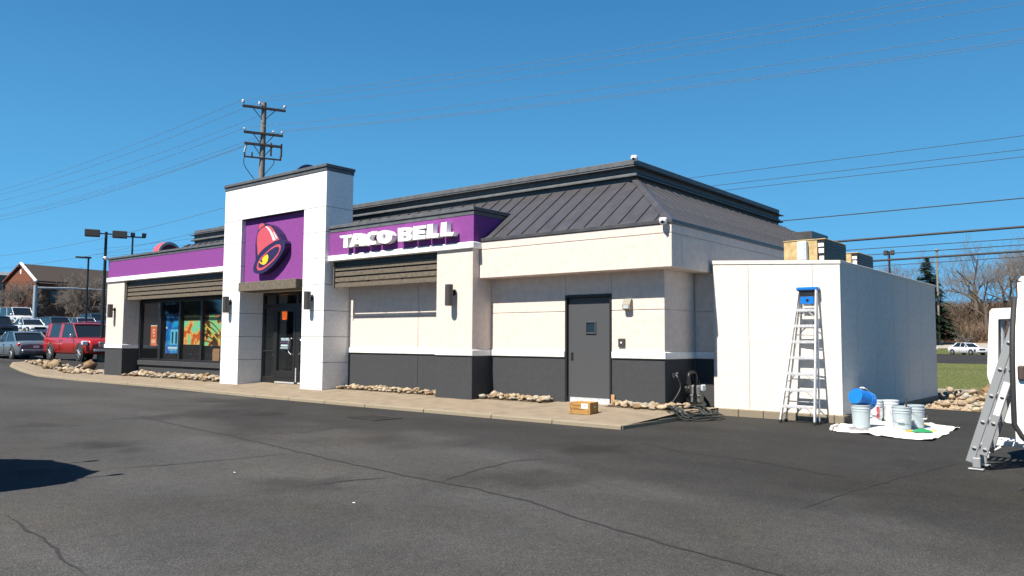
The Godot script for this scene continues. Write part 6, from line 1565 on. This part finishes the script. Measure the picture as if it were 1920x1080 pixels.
	for i in spots.size():
		var q: Array = spots[i]
		place_tree("bare_tree", q[3], V(q[0], hill_height(q[0], q[1]) - 0.3, q[1]), i * 2.1, q[2], tv[i % 3], M.bark, M.twig, "bare trees on the bank")
	# the row of evergreens across the street behind the viewer, mirrored in the shop windows
	for i in 20:
		place_tree("evergreen_tree", "dark evergreen in the row across the street mirrored in the windows", V(-165.0 + i * 6.2 + 2.0 * sin(i * 2.7), 0.0, 52.0 + 5.0 * sin(i * 1.9)), i * 1.1, 0.85 + 0.2 * sin(i * 3.1), ev, M.bark, M.needle, "evergreens across the street")
	# sapling by the white car
	var sp := tree_meshes(44, 3.0, 0.8)
	place_tree("sapling", "small bare sapling behind the white parked car", V(-14.6, 0.5, -104.0), 0.0, 1.0, sp, M.bark, M.twig, "")

# ---- stones ---------------------------------------------------------------------------------------------------------
func stone_mesh(seed_: int, rough: float, detail: int) -> ArrayMesh:
	var r := RandomNumberGenerator.new(); r.seed = seed_
	var f := noise(0.9 if detail < 8 else 1.5, seed_, 3)
	var rows := detail; var cols := detail + 3
	var rings := []
	for i in rows + 1:
		var a := PI * i / rows
		var ring := []
		for k in cols:
			var b := TAU * k / cols
			var p := V(sin(a) * cos(b), cos(a), -sin(a) * sin(b))
			p *= 1.0 + rough * f.get_noise_3dv(p * 1.3)
			ring.append(p)
		rings.append(ring)
	var s := Shape.new()
	var nr := func(i: int, k: int) -> Vector3: return rings[i][k % cols].normalized()
	for i in rows:
		for k in cols:
			var j := (k + 1) % cols
			if i > 0: s.put(rings[i][k], nr.call(i, k)); s.put(rings[i][j], nr.call(i, j)); s.put(rings[i + 1][j], nr.call(i + 1, j))
			if i < rows - 1: s.put(rings[i][k], nr.call(i, k)); s.put(rings[i + 1][j], nr.call(i + 1, j)); s.put(rings[i + 1][k], nr.call(i + 1, k))
	return s.mesh()
var stones := []
func bed(label: String, n: int, where: Callable, lo: float, hi: float) -> Node3D:
	var t := thing("stone_bed", label, "stones", V(0, 0, 0), 0.0, "beds of river stones")
	for i in n:
		var p: Vector3 = where.call(rng)
		var k := rng.randf_range(lo, hi) * (1.0 if rng.randf() < 0.85 else 1.4)
		var o := obj("stone", stones[rng.randi() % stones.size()], M.stone[rng.randi() % M.stone.size()], t)
		var sc := V(rng.randf_range(0.8, 1.35), rng.randf_range(0.5, 0.8), rng.randf_range(0.8, 1.2)) * k
		o.transform = Transform3D(Basis.from_euler(V(rng.randf_range(-0.35, 0.35), rng.randf() * TAU, rng.randf_range(-0.35, 0.35))).scaled_local(sc), p + V(0, sc.y * 0.75, 0))
	return t
func make_stones() -> void:
	for i in 10: stones.append(stone_mesh(100 + i, 0.55, 6))
	var wy := func(z: float) -> float: return 0.062 + 0.103 * (2.24 - z) / 2.3
	bed("row of tan river stones below the slatted wall", 170, func(r: RandomNumberGenerator) -> Vector3:
		var z := 0.02 + 0.42 * r.randf() * r.randf(); var x := r.randf_range(-11.05, -7.28)
		return V(x, wy.call(z) + 0.05 * r.randf() * (1.0 - z), z), 0.03, 0.062)
	bed("tan river stones along the dark base left of the service door", 110, func(r: RandomNumberGenerator) -> Vector3:
		var z := 0.05 + 0.38 * r.randf() * r.randf(); var x := r.randf_range(-6.05, -4.35)
		return V(x, wy.call(z) + 0.05 * r.randf() * (1.0 - z), z), 0.03, 0.062)
	bed("tan river stones between the service door and the gas meter", 70, func(r: RandomNumberGenerator) -> Vector3:
		var x := r.randf_range(-2.9, -1.40); var z := 0.05 + 0.36 * r.randf() * r.randf() - (0.4 * r.randf() if x > -1.7 else 0.0)
		return V(x, wy.call(z) + 0.04 * r.randf() * (1.0 - z), z), 0.035, 0.075)
	bed("tan river stones below the window sill", 220, func(r: RandomNumberGenerator) -> Vector3:
		var z := 0.14 + 0.6 * r.randf() * r.randf(); var x := r.randf_range(-22.5, -16.05)
		return V(x, wy.call(z) + 0.10 * r.randf() * (1.0 - z), z), 0.04, 0.085)
	bed("stones spread on the pointed island left of the corner column", 290, func(r: RandomNumberGenerator) -> Vector3:
		var x := r.randf_range(-33.8, -24.3)
		var front := lerpf(0.9, -0.2, clampf((-26.0 - x) / 8.0, 0, 1)); var z := r.randf_range(-0.75, front)
		return V(x, ground_height(x, z) + 0.11 + 0.05 * r.randf() * r.randf(), z), 0.035, 0.085)
	bed("field of tan stones between the cooler and the lawn kerb", 290, func(r: RandomNumberGenerator) -> Vector3:
		var z := r.randf_range(-11.6, -5.3); var x := r.randf_range(0.9 if z < -8.7 else 1.3, 5.0)
		if x < 3.0 and z > -5.9 + (x - 1.3) * 0.3: z -= 1.2
		return V(x, 0.01 + 0.10 * r.randf() * smooth(-5.0, -8.0, z), z), 0.04, 0.082)
	var small := Shape.new()
	var sr := RandomNumberGenerator.new(); sr.seed = 909
	for i in 1500:
		var z := sr.randf_range(-11.7, -5.2); var x := sr.randf_range(0.9 if z < -8.7 else 1.25, 5.2)
		if x < 3.0 and z > -5.8 + (x - 1.3) * 0.3: continue
		var c := V(x, 0.012, z); var h := sr.randf_range(0.025, 0.06); var a := sr.randf() * TAU
		var ring := []
		for k in 5: ring.append(c + V(cos(a + TAU * k / 5.0) * h * sr.randf_range(0.9, 1.6), h * 0.3, sin(a + TAU * k / 5.0) * h * sr.randf_range(0.8, 1.4)))
		for k in 5:
			small.tri(ring[(k + 1) % 5], ring[k], c + V(0, h * 0.95, 0)); small.quad(ring[k], ring[(k + 1) % 5], V(ring[(k + 1) % 5].x, 0.0, ring[(k + 1) % 5].z), V(ring[k].x, 0.0, ring[k].z))
	tag(obj("small_stones", small, M.stone[0]), "small tan stones filling the bed behind the cooler", "gravel", "", "stuff")
	var gv := Shape.new(); gv.quad(V(0.4, 0.012, -11.8), V(0.95, 0.012, -5.7), V(5.5, 0.012, -4.9), V(5.5, 0.012, -11.8)); structure("gravel_bed", gv, M.kerb)
	var so := Shape.new()
	for q in [[-11.08, -7.26, -0.05, 0.34], [-6.08, -4.30, 0.0, 0.36], [-2.92, -1.42, 0.0, 0.30], [-22.55, -16.03, 0.07, 0.56]]:
		so.quad(V(q[0], wy.call(q[3]) + 0.006, q[3]), V(q[1], wy.call(q[3]) + 0.006, q[3]), V(q[1], wy.call(q[2]) + 0.012, q[2]), V(q[0], wy.call(q[2]) + 0.012, q[2]))
	structure("soil_strip", so, M.soil)
	var big := stone_mesh(150, 0.95, 11)
	for q in [[V(-29.9, 0.20, 0.35), V(0.22, 0.17, 0.14), "slanted tan boulder with twin tops on the island"], [V(-29.4, 0.20, 0.2), V(0.24, 0.20, 0.16), "tall tan boulder beside the slanted one on the island"], [V(-27.2, 0.2, -0.2), V(0.28, 0.19, 0.22), "brown mossy boulder near the corner column"], [V(1.9, 0.02, -10.6), V(0.22, 0.17, 0.2), "brown boulder piled near the lawn kerb"], [V(2.35, 0.02, -10.2), V(0.22, 0.14, 0.2), "grey boulder beside the brown one near the lawn kerb"]]:
		var o := obj("boulder", big, M.stone[5] if q[0].x > 0 or q[0].x > -28 else M.stone[1])
		o.transform = Transform3D(Basis.from_euler(V(0.2, q[0].x * 2.0, 0.5 if q[0].x < -29 else 0.0)).scaled_local(q[1]), q[0] + V(0, q[1].y * 0.7, 0))
		tag(o, q[2], "boulder", "boulders")
